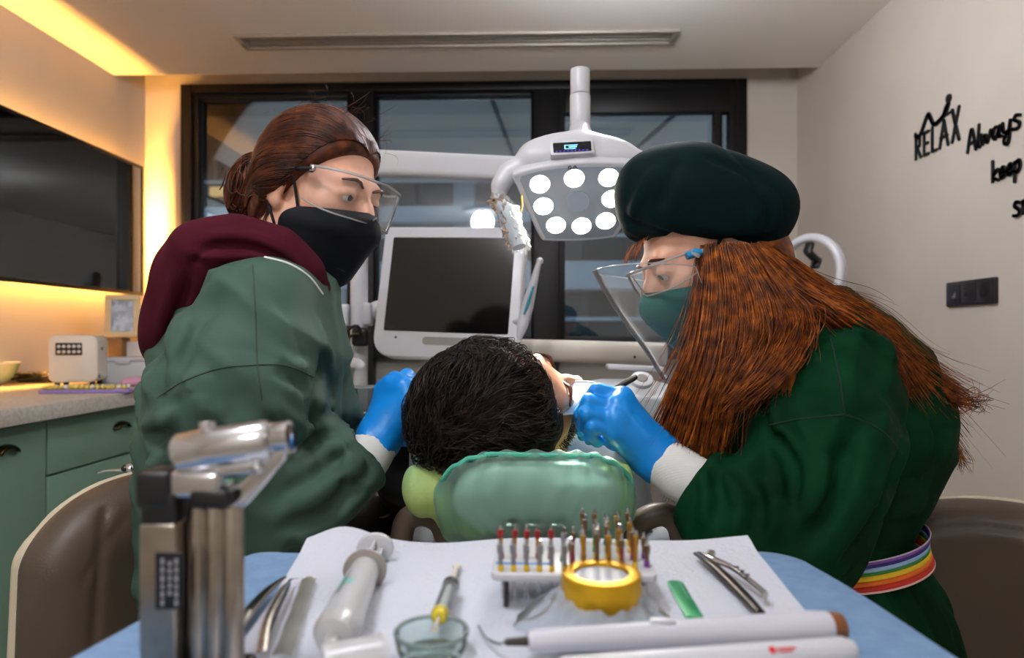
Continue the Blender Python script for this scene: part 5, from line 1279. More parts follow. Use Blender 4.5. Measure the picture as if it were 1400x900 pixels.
vc = hair_set(1500, .0012, .0022, V3((.006, .006, .006)), 3, shorten=.7)
# the hair under the cap and on the far side
def far_side(N, seed):
    g = np.random.default_rng(seed); st = np.zeros((N, K, 3))
    for i in range(N):
        a = g.uniform(0, 1); root = HD(.07 * (1 - .3 * a), .01 - .09 * a, .01 + g.normal(0, .008)); m = HD(.082, .0 - .08 * a, -.1); e_ = P(g.uniform(905, 1010), g.uniform(590, 690), g.uniform(1.12, 1.17))
        st[i] = catmull([root, m, (m + e_) / 2 + g.normal(0, .008, 3), e_], K)
    return strand_mesh('h', st, g.uniform(.0005, .001, N))
vd = far_side(700, 4)
S = SD(); S.ell(HD(0, -.02, .035), (.082, .098, .088), HD.R).half(HD(0, -.012, .0), HD.R @ V3((0, 1, .15)), k=.01)
S.cap(HD(-.03, -.06, -.03), P(1060, 410, .98), .05, .04, k=.04).cap(P(1060, 410, .98), P(1130, 440, .985), .04, .03, k=.03)
ve = nets(S, HD.c - .25, HD.c + .25, .006)
# stray tips
g = np.random.default_rng(9); st = np.zeros((110, K, 3))
for i in range(110):
    if i < 45: a = catmull([P(1262, 520, .985), P(1300, 546, .985), P(1325 + g.normal(0, 14), 547 + g.normal(0, 8), .985), P(1340 + g.normal(0, 18), 552 + g.normal(0, 14), .98)], K)
    elif i < 80: a = catmull([P(1285, 570, 1.1), P(1300, 600, 1.09), P(1312 + g.normal(0, 4), 625, 1.08), P(1320 + g.normal(0, 6), 640 + g.normal(0, 6), 1.07)], K)
    else: a = catmull([P(1075, 470, .85), P(1082, 510, .845), P(1080 + g.normal(0, 5), 540, .842), P(1088 + g.normal(0, 6), 575 + g.normal(0, 12), .84)], K)
    st[i] = a + g.normal(0, .0025, 3)
vf = strand_mesh('h', st, .00055)
# small wisps at the brow
st = np.zeros((26, K, 3))
for i in range(26):
    x0 = g.uniform(-.05, .05); st[i] = catmull([HD(x0, .09, .066), HD(x0, .107, .052), HD(x0 + g.normal(0, .006), .116, .04 + g.normal(0, .004))], K)
vg = strand_mesh('h', st, .0005)
v, f = join_vf(va, vb, vc, vd, ve, vf, vg); link_mesh('hair', fast_mesh('hair', v, f), M_HAIRD, person2, True)
# instrument in the gloved hand
ta, tb = P(870, 515, .935), P(772, 572, .965); td = unit(tb - ta)
t = thing('dental_mirror', 'thin steel mouth mirror held in the blue gloved hand of the dentist', 'dental instrument', (ta + tb) / 2)
q = MB(); q.tube([ta, ta + td * .004, ta + td * .06, tb], [.0034, .0042, .0038, .002], 14); q.build('handle', M_DSTEEL, t, world=True)
q = MB(); q.cyl(ta - td * .0012, ta + td * .0005, .0028, 14); q.build('handle_end', M_BLACK, t, world=True)
q = MB(); q.tube([tb, tb + td * .02, tb + td * .028 - UPV * .004], [.0016, .001, .001], 8); tipc = tb + td * .034 - UPV * .006; q.build('neck', M_CHROME, t, world=True)
q = MB(); q.cyl(tipc, tipc + unit(V3((.3, .3, .9))) * .0025, .0095, 20); q.build('mirror', M_CHROME, t, world=True)

# ================================================================== the patient and the dental chair
M_CHAIR = mat('taupe_leatherette', '#4f4337', .42, spec=.35, bump=.15, bscale=350, col2='#4a3f34', nscale=7)
pa_f = unit(RGT * .82 + UPV * .5 + FWD * .05)
HP = HeadF(P(691, 571, .968), pa_f, -FWD * .78 + UPV * .40 - RGT * .26)
person3 = thing('person', 'person with dark brown hair lying back in the dental chair, seen from the crown', 'person', (HP.c[0], HP.c[1] + .6, 0))
S = SD(); head_sdf(S, HP, jaw=1.15)
nk = HP.c + FWD * .17 - UPV * .075 + RGT * .0
shl, shr = nk + FWD * .06 - RGT * .17 - UPV * .035, nk + FWD * .06 + RGT * .17 - UPV * .035
hp_ = nk + FWD * .55 - UPV * .17
S.cap(HP(0, -.03, -.04), nk, .055, .058, k=.03); S.cap(nk, hp_, .1, .12, k=.08, sq=(UPV, .8)); S.chain([shl, nk + FWD * .06 - UPV * .03, shr], [.055, .09, .055], k=.06)
for s_, sh in ((-1, shl), (1, shr)):
    el = sh + FWD * .27 + RGT * s_ * .05 - UPV * .12; hn = el + FWD * .2 - RGT * s_ * .16 + UPV * .1
    S.chain([sh, el], [.05, .04], k=.04); S.chain([el, hn], [.038, .026], k=.02); S.ell(hn + FWD * .03 - RGT * s_ * .04, (.06, .045, .018), np.stack([RGT, FWD, UPV], 1), k=.02)
    for k in range(4): S.cap(hn + FWD * (.02 + .018 * k) - RGT * s_ * .07, hn + FWD * (.015 + .018 * k) - RGT * s_ * .135 - UPV * .01, .0095, .008, k=.008)
    S.cap(hn + FWD * .0 - RGT * s_ * .02, hn - FWD * .03 - RGT * s_ * .06, .011, .009, k=.01)
    kn = hp_ + FWD * .42 + RGT * s_ * .1 - UPV * .02; an = kn + FWD * .4 - UPV * .1
    S.chain([hp_ + RGT * s_ * .09, kn, an], [.085, .06, .04], k=.05); S.cap(an, an + UPV * .1 + FWD * .03, .038, .03, k=.03)
body3 = sdobj('body', S, (-.5, .78, .3), (.5, 3.0, 1.25), .006, M_SKINM, person3)
# clothes
def torso_cloth(S, e):
    S.cap(nk + FWD * .03 - UPV * .01, hp_, .105 + e, .128 + e, k=.08, sq=(UPV, .8)); S.chain([shl, nk + FWD * .06 - UPV * .03, shr], [.06 + e, .09 + e, .06 + e], k=.06)
S = SD(); torso_cloth(S, .006)
for s_, sh in ((-1, shl), (1, shr)):
    el = sh + FWD * .27 + RGT * s_ * .05 - UPV * .12; S.chain([sh, sh + (el - sh) * .8], [.062, .055], k=.04)
S.field(lambda p: (wob(p, 34, 71) * .004).astype(np.float32)); sdobj('shirt', S, (-.5, .9, .5), (.5, 2.0, 1.15), .008, mat('black_shirt_cloth', '#101113', .85, weave=.2), person3)
S = SD()
for s_ in (-1, 1):
    kn = hp_ + FWD * .42 + RGT * s_ * .1 - UPV * .02; an = kn + FWD * .4 - UPV * .1; S.chain([hp_ + RGT * s_ * .08 - FWD * .08, kn, an - FWD * .04], [.115, .075, .055], k=.05)
S.field(lambda p: (wob(p, 30, 72) * .004).astype(np.float32)); sdobj('jeans', S, (-.5, 1.4, .3), (.5, 3.0, 1.1), .009, mat('blue_denim', '#2b3a52', .85, weave=.3), person3)
for s_ in (-1, 1):
    kn = hp_ + FWD * .42 + RGT * s_ * .1 - UPV * .02; an = kn + FWD * .4 - UPV * .1; S = SD(); S.chain([an - UPV * .03, an + UPV * .12 + FWD * .04], [.05, .042], k=.02); sdobj('shoe', S, an - .15, an + .25, .007, M_BLACK, person3)
# white paper bib over the chest
TB = SD(); torso_cloth(TB, .014)
def bibf(u, v):
    x = .06 + (u - .5) * .44; y = -.07 + v * .45; return nk + RGT * x + FWD * y + UPV * .3
bp = np.array([[bibf(i / 40, j / 40) for j in range(41)] for i in range(41)]).reshape(-1, 3)
for _ in range(60): bp = bp - UPV * (np.clip(TB(bp) - .004, -.02, .05) * .7)[:, None]
bp = np.maximum(bp, np.c_[bp[:, :2], np.full(len(bp), nk[2] - .14)]); bp = bp.reshape(41, 41, 3)
q = MB(); q.slab_grid(lambda u, v: bp[int(round(u * 40)), int(round(v * 40))] + UPV * .003 * sin(9 * u + 5 * v), 41, 41, .0012); q.build('paper_bib', mat('white_bib_paper', '#e2e6e8', .8, bump=.2, bscale=300), person3, world=True)
# hair of the patient
S = SD(); S.ell(HP(0, -.018, .05), (.083, .1, .088), HP.R).ell(HP(0, -.05, -.02), (.072, .062, .07), HP.R, k=.04)
S.half(HP(0, .056, .05), HP.R @ V3((0, 1, -.12)), k=.02)
for s_ in (-1, 1): S.ell(HP(s_ * .082, .0, -.012), (.02, .03, .036), HP.R, k=.01, op='s')
S.field(lambda p: (wob(p, 90, 81) * .003 + wob(p, 45, 82) * .003).astype(np.float32))
ph_v, ph_f = nets(S, HP.c - .2, HP.c + .2, .0045)
NP = 5200; g = np.random.default_rng(12); idx = g.integers(0, len(ph_v), NP * 2); root = ph_v[idx]; loc = (root - HP.c) @ HP.R
ok_ = (loc[:, 1] < .06) & (loc[:, 2] > -.075); root = root[ok_][:NP]; loc = loc[ok_][:NP]; nrm_ = S.grad(root); nrm_ /= np.linalg.norm(nrm_, axis=1)[:, None] + 1e-9
wh = V3((.015, -.12, .045)); away = loc - wh; away = np.c_[away[:, 0] * .9, away[:, 1] * 1.0 + .012 * (loc[:, 2] > .06), away[:, 2] * .9 - .01]; flow = away / (np.linalg.norm(away, axis=1)[:, None] + 1e-9)
sw = np.stack([wob(loc.astype(np.float32), 55, s) for s in (1, 2, 3)], 1) * 1.25; flow = (flow + sw + g.normal(0, .18, flow.shape)) @ HP.R.T
flow = flow - nrm_ * np.einsum('ij,ij->i', flow, nrm_)[:, None]; flow /= np.linalg.norm(flow, axis=1)[:, None] + 1e-9
NPn = len(root); Kp = 10; tt_ = np.linspace(0, 1, Kp)[None, :, None]; Ln = g.uniform(.026, .06, NPn)[:, None, None]; side = np.cross(nrm_, flow)
lift = np.where(g.random(NPn) < .3, g.uniform(.015, .03, NPn), g.uniform(.004, .014, NPn))[:, None, None]
st = root[:, None] + flow[:, None] * Ln * tt_ + nrm_[:, None] * (lift * np.sin(tt_ * 2.7) ) + side[:, None] * (np.sin(tt_ * g.uniform(2, 5, NPn)[:, None, None] + g.uniform(0, 6, NPn)[:, None, None]) - np.sin(g.uniform(0, 6, NPn))[:, None, None] * 0) * .008 * tt_
flat = st.reshape(-1, 3); dS = S(flat); gS = S.grad(flat); gS /= np.linalg.norm(gS, axis=1)[:, None] + 1e-9; flat = flat + gS * np.clip(.0012 - dS, 0, .03)[:, None]
far_ = np.clip(dS - .014, 0, .05)[:, None]; flat = flat - gS * far_ * .8
pv = strand_mesh('h', flat.reshape(NPn, Kp, 3), g.uniform(.0005, .0010, NPn))
# nape ends that hang towards the cushion
st = np.zeros((240, Kp, 3))
for i in range(240):
    a = g.uniform(-.07, .07); r0 = HP(a, -.095 + abs(a) * .5, g.uniform(-.02, .07)); st[i] = catmull([r0, r0 - UPV * .022 - RGT * .008 + g.normal(0, .004, 3), r0 - UPV * g.uniform(.03, .055) + RGT * g.normal(.0, .012) + g.normal(0, .004, 3)], Kp)
pv2 = strand_mesh('h', st, .0008)
v, f = join_vf((ph_v, ph_f), pv, pv2); link_mesh('hair', fast_mesh('hair', v, f), M_HAIRP, person3, True)
# short beard on the lit jaw
Bs = SD(); head_sdf(Bs, HP, jaw=1.15); NBd = 1300; l_ = np.c_[g.uniform(-.062, .062, NBd), g.uniform(.02, .1, NBd), g.uniform(-.12, -.045, NBd)]; p0 = Bs.proj(HP.many(l_), 0, 5); ll = (p0 - HP.c) @ HP.R
kk = (np.abs(Bs(p0)) < .003) & (ll[:, 2] < -.04 - .5 * np.maximum(.05 - ll[:, 1], 0)) & ~((np.abs(ll[:, 0]) < .026) & (ll[:, 2] > -.075) & (ll[:, 2] < -.048)); p0 = p0[kk]; n0 = Bs.grad(p0); n0 /= np.linalg.norm(n0, axis=1)[:, None]
st = p0[:, None] + (n0 * .6 - HP.u * .5 + g.normal(0, .25, n0.shape))[:, None] * (.0075 * np.linspace(0, 1, 4))[None, :, None]
v, f = strand_mesh('h', st, .00045); link_mesh('beard', fast_mesh('beard', v, f), M_HAIRP, person3, True)
eyes(HP, person3, 0)
# pale rubber dam at the mouth
dm = P(790, 541, .952); t = thing('dental_dam', 'small pale sheet over the mouth of the patient, brightly lit', 'dental dam', dm)
dmx, dmy = RGT, unit(FWD * .75 + UPV * .62); dmn = np.cross(dmx, dmy)
def damf(u, v): x, y = (u - .5) * .052, (v - .5) * .06; return dm + dmx * x + dmy * y + dmn * (-.004 * (x * x + y * y) / .001 + .002 * sin(40 * x + 30 * y))
q = MB(); q.slab_grid(damf, 16, 18, .001); q.build('sheet', mat('pale_dam_rubber', '#dfeaf2', .5, sss=.2, sss_r=(1, 1, 1)), t, world=True)
fr_ = [damf(0, j / 12) for j in range(13)] + [damf(i / 10, 1) for i in range(1, 11)] + [damf(1, 1 - j / 12) for j in range(1, 13)]
q = MB(); q.tube(fr_, .0016, 8); q.build('frame', M_WHITE, t, world=True)

# dental chair
ch = thing('dental_chair', 'taupe reclined dental chair with a green-wrapped headrest under the patient', 'dental chair', (nk[0], nk[1] + .7, 0))
bk0 = nk - UPV * .2 + FWD * .02; bk1 = hp_ - UPV * .2 + FWD * .05
S = SD(); up_b = unit(np.cross(RGT, bk1 - bk0)); Rb = np.stack([RGT, unit(bk1 - bk0), up_b], 1)
S.rbox((bk0 + bk1) / 2, (.25, np.linalg.norm(bk1 - bk0) / 2, .05), .045, Rb); sdobj('backrest', S, (-.5, .9, .3), (.5, 2.1, 1.1), .01, M_CHAIR, ch)
S = SD(); lg = hp_ + FWD * .9 - UPV * .22; Rl = np.stack([RGT, unit(lg - bk1), unit(np.cross(RGT, lg - bk1))], 1); S.rbox((bk1 + lg) / 2, (.24, np.linalg.norm(lg - bk1) / 2 + .05, .05), .045, Rl); sdobj('seat', S, (-.5, 1.4, .2), (.5, 3.1, 1.0), .01, M_CHAIR, ch)
q = MB(); q.box((nk[0], nk[1] + .75, .24), (.26, .5, .4), .04, seg=4); q.build('pedestal', M_WHITE, ch, world=True); q = MB(); q.box((nk[0], nk[1] + .75, .03), (.5, .9, .06), .03, seg=4); q.build('base_plate', M_WHITE, ch, world=True)
for pts in ([(548, 790), (549, 738), (556, 712), (577, 703), (600, 713), (613, 742), (640, 800)], [(845, 790), (862, 742), (876, 714), (903, 703), (924, 714), (932, 742), (935, 790)]):
    q = MB(); q.tube([P(x, y, .95) for x, y in pts], [.0145, .0155, .0165, .017, .0165, .0155, .0145], 20, smooth=40); q.build('loop_armrest', M_CHAIR, ch, world=True)
# headrest: cushion, back shell, bracket and the stretchy green cover
uh = unit(-FWD * .58 + UPV * .81); nh = unit(FWD * .81 + UPV * .58); Rh = np.stack([RGT, uh, nh], 1); hc = P(733, 692, .85)
hr = MB(); S = SD(); S.cap(hc + nh * .012 - RGT * .045, hc + nh * .012 + RGT * .045, .06, k=.02, sq=(nh, .45))
head_o = sdobj('headrest', S, hc - .25, hc + .25, .005, mat('pale_headrest_vinyl', '#dfe4e0', .45), ch)
S = SD(); S.ell(P(590, 668, .905), (.04, .05, .035), np.stack([RGT, FWD, UPV], 1)).ell(P(836, 672, .905), (.03, .05, .042), np.stack([RGT, FWD, UPV], 1), k=.03).rbox(P(715, 690, .915), (.115, .04, .035), .03, Rh, k=.04)
S.field(lambda p: (wob(p, 80, 91) * .002 + .0025 * np.sin((p @ RGT.astype(np.float32)) * 150 + wob(p, 40, 92) * 2)).astype(np.float32))
M_NETY = mat('yellow_green_cover', '#a9bd6e', .7, col2='#8fb07a', nscale=14, sss=.35, sss_r=(.6, 1, .3), bump=.4, bscale=220)
sdobj('cushion_cover', S, hc - .3, hc + .3, .004, M_NETY, ch)
q = MB(basis(RGT, uh, nh, hc))
for x in (-.028, .0, .028): q.box((x, -.03, -.0225), (.023, .05, .01), .004)
q.build('bracket', M_STEEL, head_o); q = MB(basis(RGT, uh, nh, hc)); q.box((0, -.09, .0), (.085, .08, .012), .004); q.tube([(0, -.08, 0), (0, -.14, .03), (0, -.2, .09)], .016, 12); q.build('headrest_bar', M_STEEL, head_o)
def net_mat(name, c, haze):
    return sheet_mat(name, '#d6efe8', 1.08, .4, haze, c, .5)
S = SD(); S.cap(hc + nh * .012 - RGT * .05, hc + nh * .012 + RGT * .05, .073, k=.02, sq=(nh, .55)).rbox(hc + nh * .012 - uh * .03, (.118, .05, .035), .034, Rh, k=.03)
S.field(lambda p: (.0024 * np.sin((p @ RGT.astype(np.float32)) * 230 + wob(p, 45, 93) * 2.2) + wob(p, 60, 94) * .0015).astype(np.float32))
sdobj('elastic_cover', S, hc - .25, hc + .25, .0035, net_mat('green_net_cover', '#b9ddd4', .32), head_o)
q = MB(); pr = [(x, y) for x, y in rrect(.244, .144, .07, 10)]
ring = []
for i, (x, y) in enumerate(pr + pr[:1]): ring.append(hc + RGT * x + uh * y + nh * (.016 + .002 * sin(i * 2.4)))
q.tube(catmull(ring, 160), .0034, 8); q.build('elastic_band', mat('green_elastic', '#4fae94', .7, bump=.5, bscale=260), head_o)
# ================================================================== stools of the two clinicians
def stool(name, label, seat_c, back_c, yaw, w, h, bend):
    t = thing(name, label, 'stool', (seat_c[0], seat_c[1], 0), group='taupe clinic stools')
    xa = V3((cos(yaw), sin(yaw), 0)); na = V3((-sin(yaw), cos(yaw), 0)); zb_ = UPV
    S = SD(); n = 9
    for i in range(n):
        u = -1 + 2 * i / (n - 1); hh = h / 2 * (1 - .30 * abs(u) ** 3) - .04; c = back_c + xa * u * (w / 2 - .045) + na * bend * (u * u)
        S.cap(c - zb_ * hh * .9, c + zb_ * hh, .05, .046, k=.06, sq=(na, .8))
    B0 = SD(); B0.ops = list(S.ops)
    for u0, dirn in ((-.62, 1), (.62, 1)):
        pts = []
        for k in range(9):
            z = -h / 2 + h * k / 8; c = back_c + xa * (u0 * (1 - .25 * (k / 8) ** 3)) * (w / 2) + na * bend * u0 * u0 + zb_ * z; pts.append(c - na * .05)
        S.gauss(B0.proj(np.array(pts), 0, 5), -.005, .006, fade=False)
    arc = [back_c + xa * (-1 + 2 * k / 16) * (w / 2 - .05) * .95 + na * (bend * (-1 + 2 * k / 16) ** 2 - .02) + zb_ * (h / 2 - .028 - .06 * abs(-1 + 2 * k / 16) ** 3) for k in range(17)]
    S.gauss(B0.proj(np.array(arc), 0, 5), -.004, .005, fade=False)
    sdobj('backrest', S, back_c - .4, back_c + .4, .006, M_CHAIR, t)
    # pale back shell
    S2 = SD()
    for i in range(n):
        u = -1 + 2 * i / (n - 1); hh = h / 2 * (1 - .30 * abs(u) ** 3) - .035; c = back_c + xa * u * (w / 2 - .04) + na * (bend * (u * u) + .034)
        S2.cap(c - zb_ * hh * .9, c + zb_ * hh, .05, .045, k=.05, sq=(na, .35))
    sdobj('back_shell', S2, back_c - .4, back_c + .4, .007, mat('cream_shell_plastic', '#c9bfa6', .4), t)
    S = SD(); S.ell(seat_c, (.2, .2, .05), k=.02); S.half(seat_c - UPV * .03, -UPV, k=.015); sdobj('seat', S, seat_c - .26, seat_c + .26, .007, M_CHAIR, t)
    q = MB(); q.tube([seat_c - UPV * .045, (back_c + na * .06 + seat_c) / 2 - UPV * .1, back_c + na * .055 - UPV * (h / 2 - .02)], [.016, .016, .014], 12, smooth=20); q.build('back_arm', M_CHROME, t, world=True)
    q = MB(); q.cyl((seat_c[0], seat_c[1], .1), (seat_c[0], seat_c[1], seat_c[2] - .03), .022, 20); q.build('gas_lift', M_CHROME, t, world=True)
    for k in range(5):
        a = k * 2 * pi / 5 + yaw; e = V3((seat_c[0] + .27 * cos(a), seat_c[1] + .27 * sin(a), .075)); q = MB(); q.tube([(seat_c[0], seat_c[1], .11), e], [.022, .014], 12); lg_ = q.build('leg', M_CHROME, t, world=True)
        q = MB(); q.cyl(e + V3((-.012 * sin(a), .012 * cos(a), -.045)), e + V3((.012 * sin(a), -.012 * cos(a), -.045)), .03, 18, bev=.004); q.build('caster', M_BLACK, lg_)
    return t
hA = P(322, 900, 1.08); stool('clinic_stool', 'taupe clinic stool behind the assistant in the sage gown', V3((hA[0], hA[1], .53)), P(206, 800, 1.03), radians(50), .34, .29, -.04)
hD_ = P(1175, 930, 1.05); stool('clinic_stool', 'taupe clinic stool behind the dentist in the bottle green gown', V3((hD_[0], hD_[1], .5)), P(1366, 838, 1.12), radians(-30), .46, .33, -.06)
# air-water syringe on a little tray behind the left stool
p = P(172, 656, 1.35); t = thing('air_water_syringe', 'small chrome air water syringe with bent tip behind the taupe stool', 'dental syringe', p)
q = MB(); q.tube([P(134, 647, 1.35), P(146, 644, 1.35), P(168, 643, 1.35)], [.0016, .002, .0024], 8, smooth=12); q.build('tip', M_CHROME, t, world=True)
q = MB(); q.tube([P(168, 640, 1.35), P(178, 641, 1.35), P(180, 655, 1.35), P(178, 690, 1.36)], [.006, .011, .010, .009], 16, smooth=16); q.build('handle', M_CHROME, t, world=True)
q = MB(); q.sph(P(171, 641, 1.345), .0075, 12); q.build('button', M_DSTEEL, t, world=True)
q = MB(); q.box((0, 0, 0), (.16, .1, .02), .008); o = q.build('tray', M_OFFW, un, world=True); o.data.transform(Matrix.Translation(Vector(P(205, 664, 1.36)))); 
q = MB(); q.tube([P(178, 664, 1.37), P(215, 690, 1.39), P(300, 760, 1.45), (UX - .08, UY, .5)], .016, 12, smooth=16); q.build('tray_arm', M_OFFW, un, world=True)
# white tub low behind the assistant
p = P(490, 722, 1.38); t = thing('waste_tub', 'low white tub between the assistant and the patient', 'tub', p)
q = MB(); q.lathe([(0, -.03), (.055, -.03), (.066, .028), (.07, .03), (.07, .034), (.062, .032), (.052, -.02), (0, -.024)], 36); q.build('tub', mat('pinkish_white', '#d9c8c4', .4), t)
q = MB()
for i in range(6): q.box((-.02 + i * .008, -.0645, .006), (.005, .002, .009), rot=Euler((-.18, 0, 0)).to_matrix())
q.build('printed_mark', M_BLACK, t, smooth=False)
q = MB(); q.tube([p - UPV * .03, p - UPV * .2 + RGT * .04, (UX + .02, UY, .6)], .02, 12, smooth=10); q.build('tub_holder', M_OFFW, un, world=True)

# ================================================================== instrument table
ZT = .90
def T(px, py, h=0.0):
    z = (CAMZ - ZT - h) * FPX / (py - CY); return P(px, py, z)
M_BLUEC = mat('blue_cover_sheet', '#6c8bad', .85, col2='#6280a4', nscale=60, bump=.6, bscale=170)
M_TOWEL = mat('white_paper_towel', '#c6cad6', .9, bump=1.0, bscale=230)
cs = [T(345, 752), T(1082, 752), T(1305, 890), T(90, 900)]
def ext(a, b_, yn):  # continue the table sides towards the camera
    t_ = (yn - a[1]) / (b_[1] - a[1]); return a + (b_ - a) * t_
yn = .24; c3, c4 = ext(cs[1], cs[2], yn), ext(cs[0], cs[3], yn)
tb_ = thing('instrument_table', 'small instrument table under the blue cover sheet', 'table', (0, .45, 0))
poly = [tuple(x[:2]) for x in (cs[0], cs[1], c3, c4)]
def round_poly(pl, r, n=6):
    out = []; k = len(pl)
    for i in range(k):
        a, b_, c = V3(pl[i - 1]), V3(pl[i]), V3(pl[(i + 1) % k]); d1, d2 = unit(a - b_), unit(c - b_)
        for j in range(n + 1):
            s_ = j / n; out.append(tuple((b_ + d1 * r) * (1 - s_) ** 2 + 2 * s_ * (1 - s_) * b_ + (b_ + d2 * r) * s_ ** 2))
    return out
q = MB(); q.prism(round_poly(poly, .02), ZT - .024, ZT - .004, bev=.003); q.build('tabletop', M_WHITE, tb_, world=True)
q = MB(); q.cyl((0, .42, .06), (0, .42, ZT - .02), .03, 24); q.build('pole', M_CHROME, tb_, world=True)
for k in range(5):
    a = k * 2 * pi / 5 + .3; e = V3((.24 * cos(a), .42 + .24 * sin(a), .05)); q = MB(); q.tube([(0, .42, .08), e], [.022, .015], 12); lg_ = q.build('leg', M_CHROME, tb_, world=True)
    q = MB(); q.cyl(e + V3((-.01 * sin(a), .01 * cos(a), -.022)), e + V3((.01 * sin(a), -.01 * cos(a), -.022)), .027, 16); q.build('caster', M_BLACK, lg_)
# cover: top and short skirt
ro = round_poly(poly, .025, 8); ctr_ = np.mean(poly, axis=0)
rows = [(0, 0), (.5, 0), (.9, 0), (.985, 0), (1.0, -.001), (1.006, -.004), (1.009, -.012), (1.012, -.04), (1.016, -.07)]
vs = []; fs = []; n = len(ro)
dens = []
for i in range(n):
    a, b_ = V3(ro[i]), V3(ro[(i + 1) % n]); m_ = max(1, int(np.linalg.norm(b_ - a) / .015))
    dens += [a + (b_ - a) * j / m_ for j in range(m_)]
n = len(dens)
for k, (s_, dz) in enumerate(rows):
    for i, pt in enumerate(dens):
        x = ctr_ + (pt - ctr_) * s_; wv = .004 * sin(i * .55) * (1 if dz < -.02 else 0) * (-dz / .07); x = x + unit(pt - ctr_) * wv
        vs.append((x[0], x[1], ZT - .0015 + dz + (.0012 * sin(i * .4) if s_ > .95 and dz > -.005 else 0)))
for k in range(len(rows) - 1): fs += [(k * n + i, k * n + (i + 1) % n, (k + 1) * n + (i + 1) % n, (k + 1) * n + i) for i in range(n)]
q = MB(); q.add(vs, fs); o = q.build('cover_sheet', M_BLUEC); o.modifiers.new('thick', 'SOLIDIFY').thickness = .0012
tag(o, 'pale blue embossed cover sheet spread over the instrument table', 'table cover')
# paper towel
A_, B_, C_, D_ = T(420, 748), T(1022, 744), T(1102, 838), T(352, 850)
C2, D2 = ext(B_, C_, .27), ext(A_, D_, .27)
def towel(u, v):
    p = (A_ * (1 - u) + B_ * u) * (1 - v) + (D2 * (1 - u) + C2 * u) * v
    h = .0022 + .0014 * sin(u * 19 + v * 5) * sin(v * 9 + 1) + .006 * math.exp(-(v / .06) ** 2) * (.6 + .4 * sin(u * 14)) + .010 * math.exp(-((u - .08) / .07) ** 2 - (v / .12) ** 2)
    return V3((p[0], p[1], ZT + max(h, .0008)))
q = MB(); q.slab_grid(towel, 70, 40, -.0007); tag(q.build('paper_towel', M_TOWEL), 'white embossed paper towel lying on the blue cover sheet', 'paper towel')
ZP = .0035  # height of the towel over the table

# ---- gas torch
t = thing('gas_torch', 'upright metal micro gas torch with black cap, out of focus', 'torch', P(268, 927, .40))
TZ = .40
def tb(px0, px1, py0, py1, d0, d1, bev, name, m, par=t, rot=0):
    a = P((px0 + px1) / 2, (py0 + py1) / 2, TZ + (d0 + d1) / 2); k = TZ / FPX
    q = MB(); q.box((0, 0, 0), ((px1 - px0) * k, d1 - d0, (py1 - py0) * k), bev, seg=3); o = q.build(name, m, par, world=True)
    o.data.transform(Matrix.Translation(Vector(a)) @ Matrix.Rotation(YAW, 4, 'Z') @ Matrix.Rotation(rot, 4, 'Y')); return o
M_NICK = mat('satin_nickel', '#a89f94', .28, 1.0, col2='#968d82', nscale=50)
tk = tb(207, 256, 708, 912, -.014, .014, .002, 'fuel_tank', M_NICK)
lb = tb(213, 251, 757, 832, -.0152, -.0138, .001, 'label_plate', M_BLACK)
M_INK = mat('grey_print', '#9a9aa2', .5)
q = MB(); k = TZ / FPX
for cx_, y0_, y1_ in ((222, 764, 826), (232, 768, 812), (241, 764, 826)):
    y = y0_
    while y < y1_:
        hh = 5 + (y * 7 % 5); q.box(P(cx_, y + hh / 2, TZ - .0155), (.0018, .0004, hh * k)); y += hh + 4
q.build('print', M_INK, lb, smooth=False)
cp_ = tb(207, 254, 668, 712, -.013, .013, .002, 'cap', M_BLACK); tb(199, 246, 640, 690, -.014, .012, .003, 'cap', M_BLACK)
for px, r in ((271, .0052), (294, .0056), (319, .0062)):
    q = MB(); q.tube([P(px, 924, TZ), P(px, 690, TZ), P(px, 682, TZ)], [r, r, r * .7], 20); q.build('body_tube', M_NICK, t, world=True)
tb(262, 326, 690, 912, -.004, .012, .003, 'body_core', M_NICK)
tb(200, 340, 908, 926, -.016, .016, .003, 'foot', M_BLACK)
tb(240, 312, 640, 678, -.012, .012, .004, 'collar', M_CHROME); tb(270, 324, 664, 690, -.013, .011, .003, 'collar_ring', M_BLACK)
q = MB(); q.tube([P(246, 621, TZ), P(250, 620, TZ), P(366, 603, TZ), P(372, 602, TZ)], [.0115, .0128, .0128, .0115], 24, sq=1.0); nz = q.build('nozzle_barrel', M_CHROME, t, world=True)
q = MB(); q.tube([P(368, 602, TZ), P(372, 601, TZ), P(398, 597, TZ), P(402, 596, TZ), P(398, 597, TZ), P(380, 599, TZ)], [.0085, .0095, .0095, .0085, .0070, .0068], 24, cap=False); q.build('nozzle_ring', M_CHROME, nz)
q = MB(); q.cyl(P(285, 606, TZ), P(284, 576, TZ), .005, 16, bev=.001); q.build('flame_knob', M_CHROME, nz)
tb(250, 366, 630, 652, -.008, .008, .003, 'trigger_housing', M_CHROME, rot=-.12)
q = MB(); q.prism([(P(x, y, TZ)[0] , P(x, y, TZ)[2]) for x, y in ((322, 690), (338, 690), (392, 628), (396, 612), (372, 616), (344, 650), (322, 668))], -.006, .006, bev=.001)
o = q.build('trigger', M_CHROME, t, world=True); yq = P(350, 650, TZ)[1]
for v in o.data.vertices: x, z, d_ = v.co.x, v.co.y, v.co.z; v.co = (x, yq + d_, z)
o.data.flip_normals()
q = MB(); q.sph(P(352, 640, TZ - .008), .0035, 12); q.build('screw', M_CHROME, t, world=True)

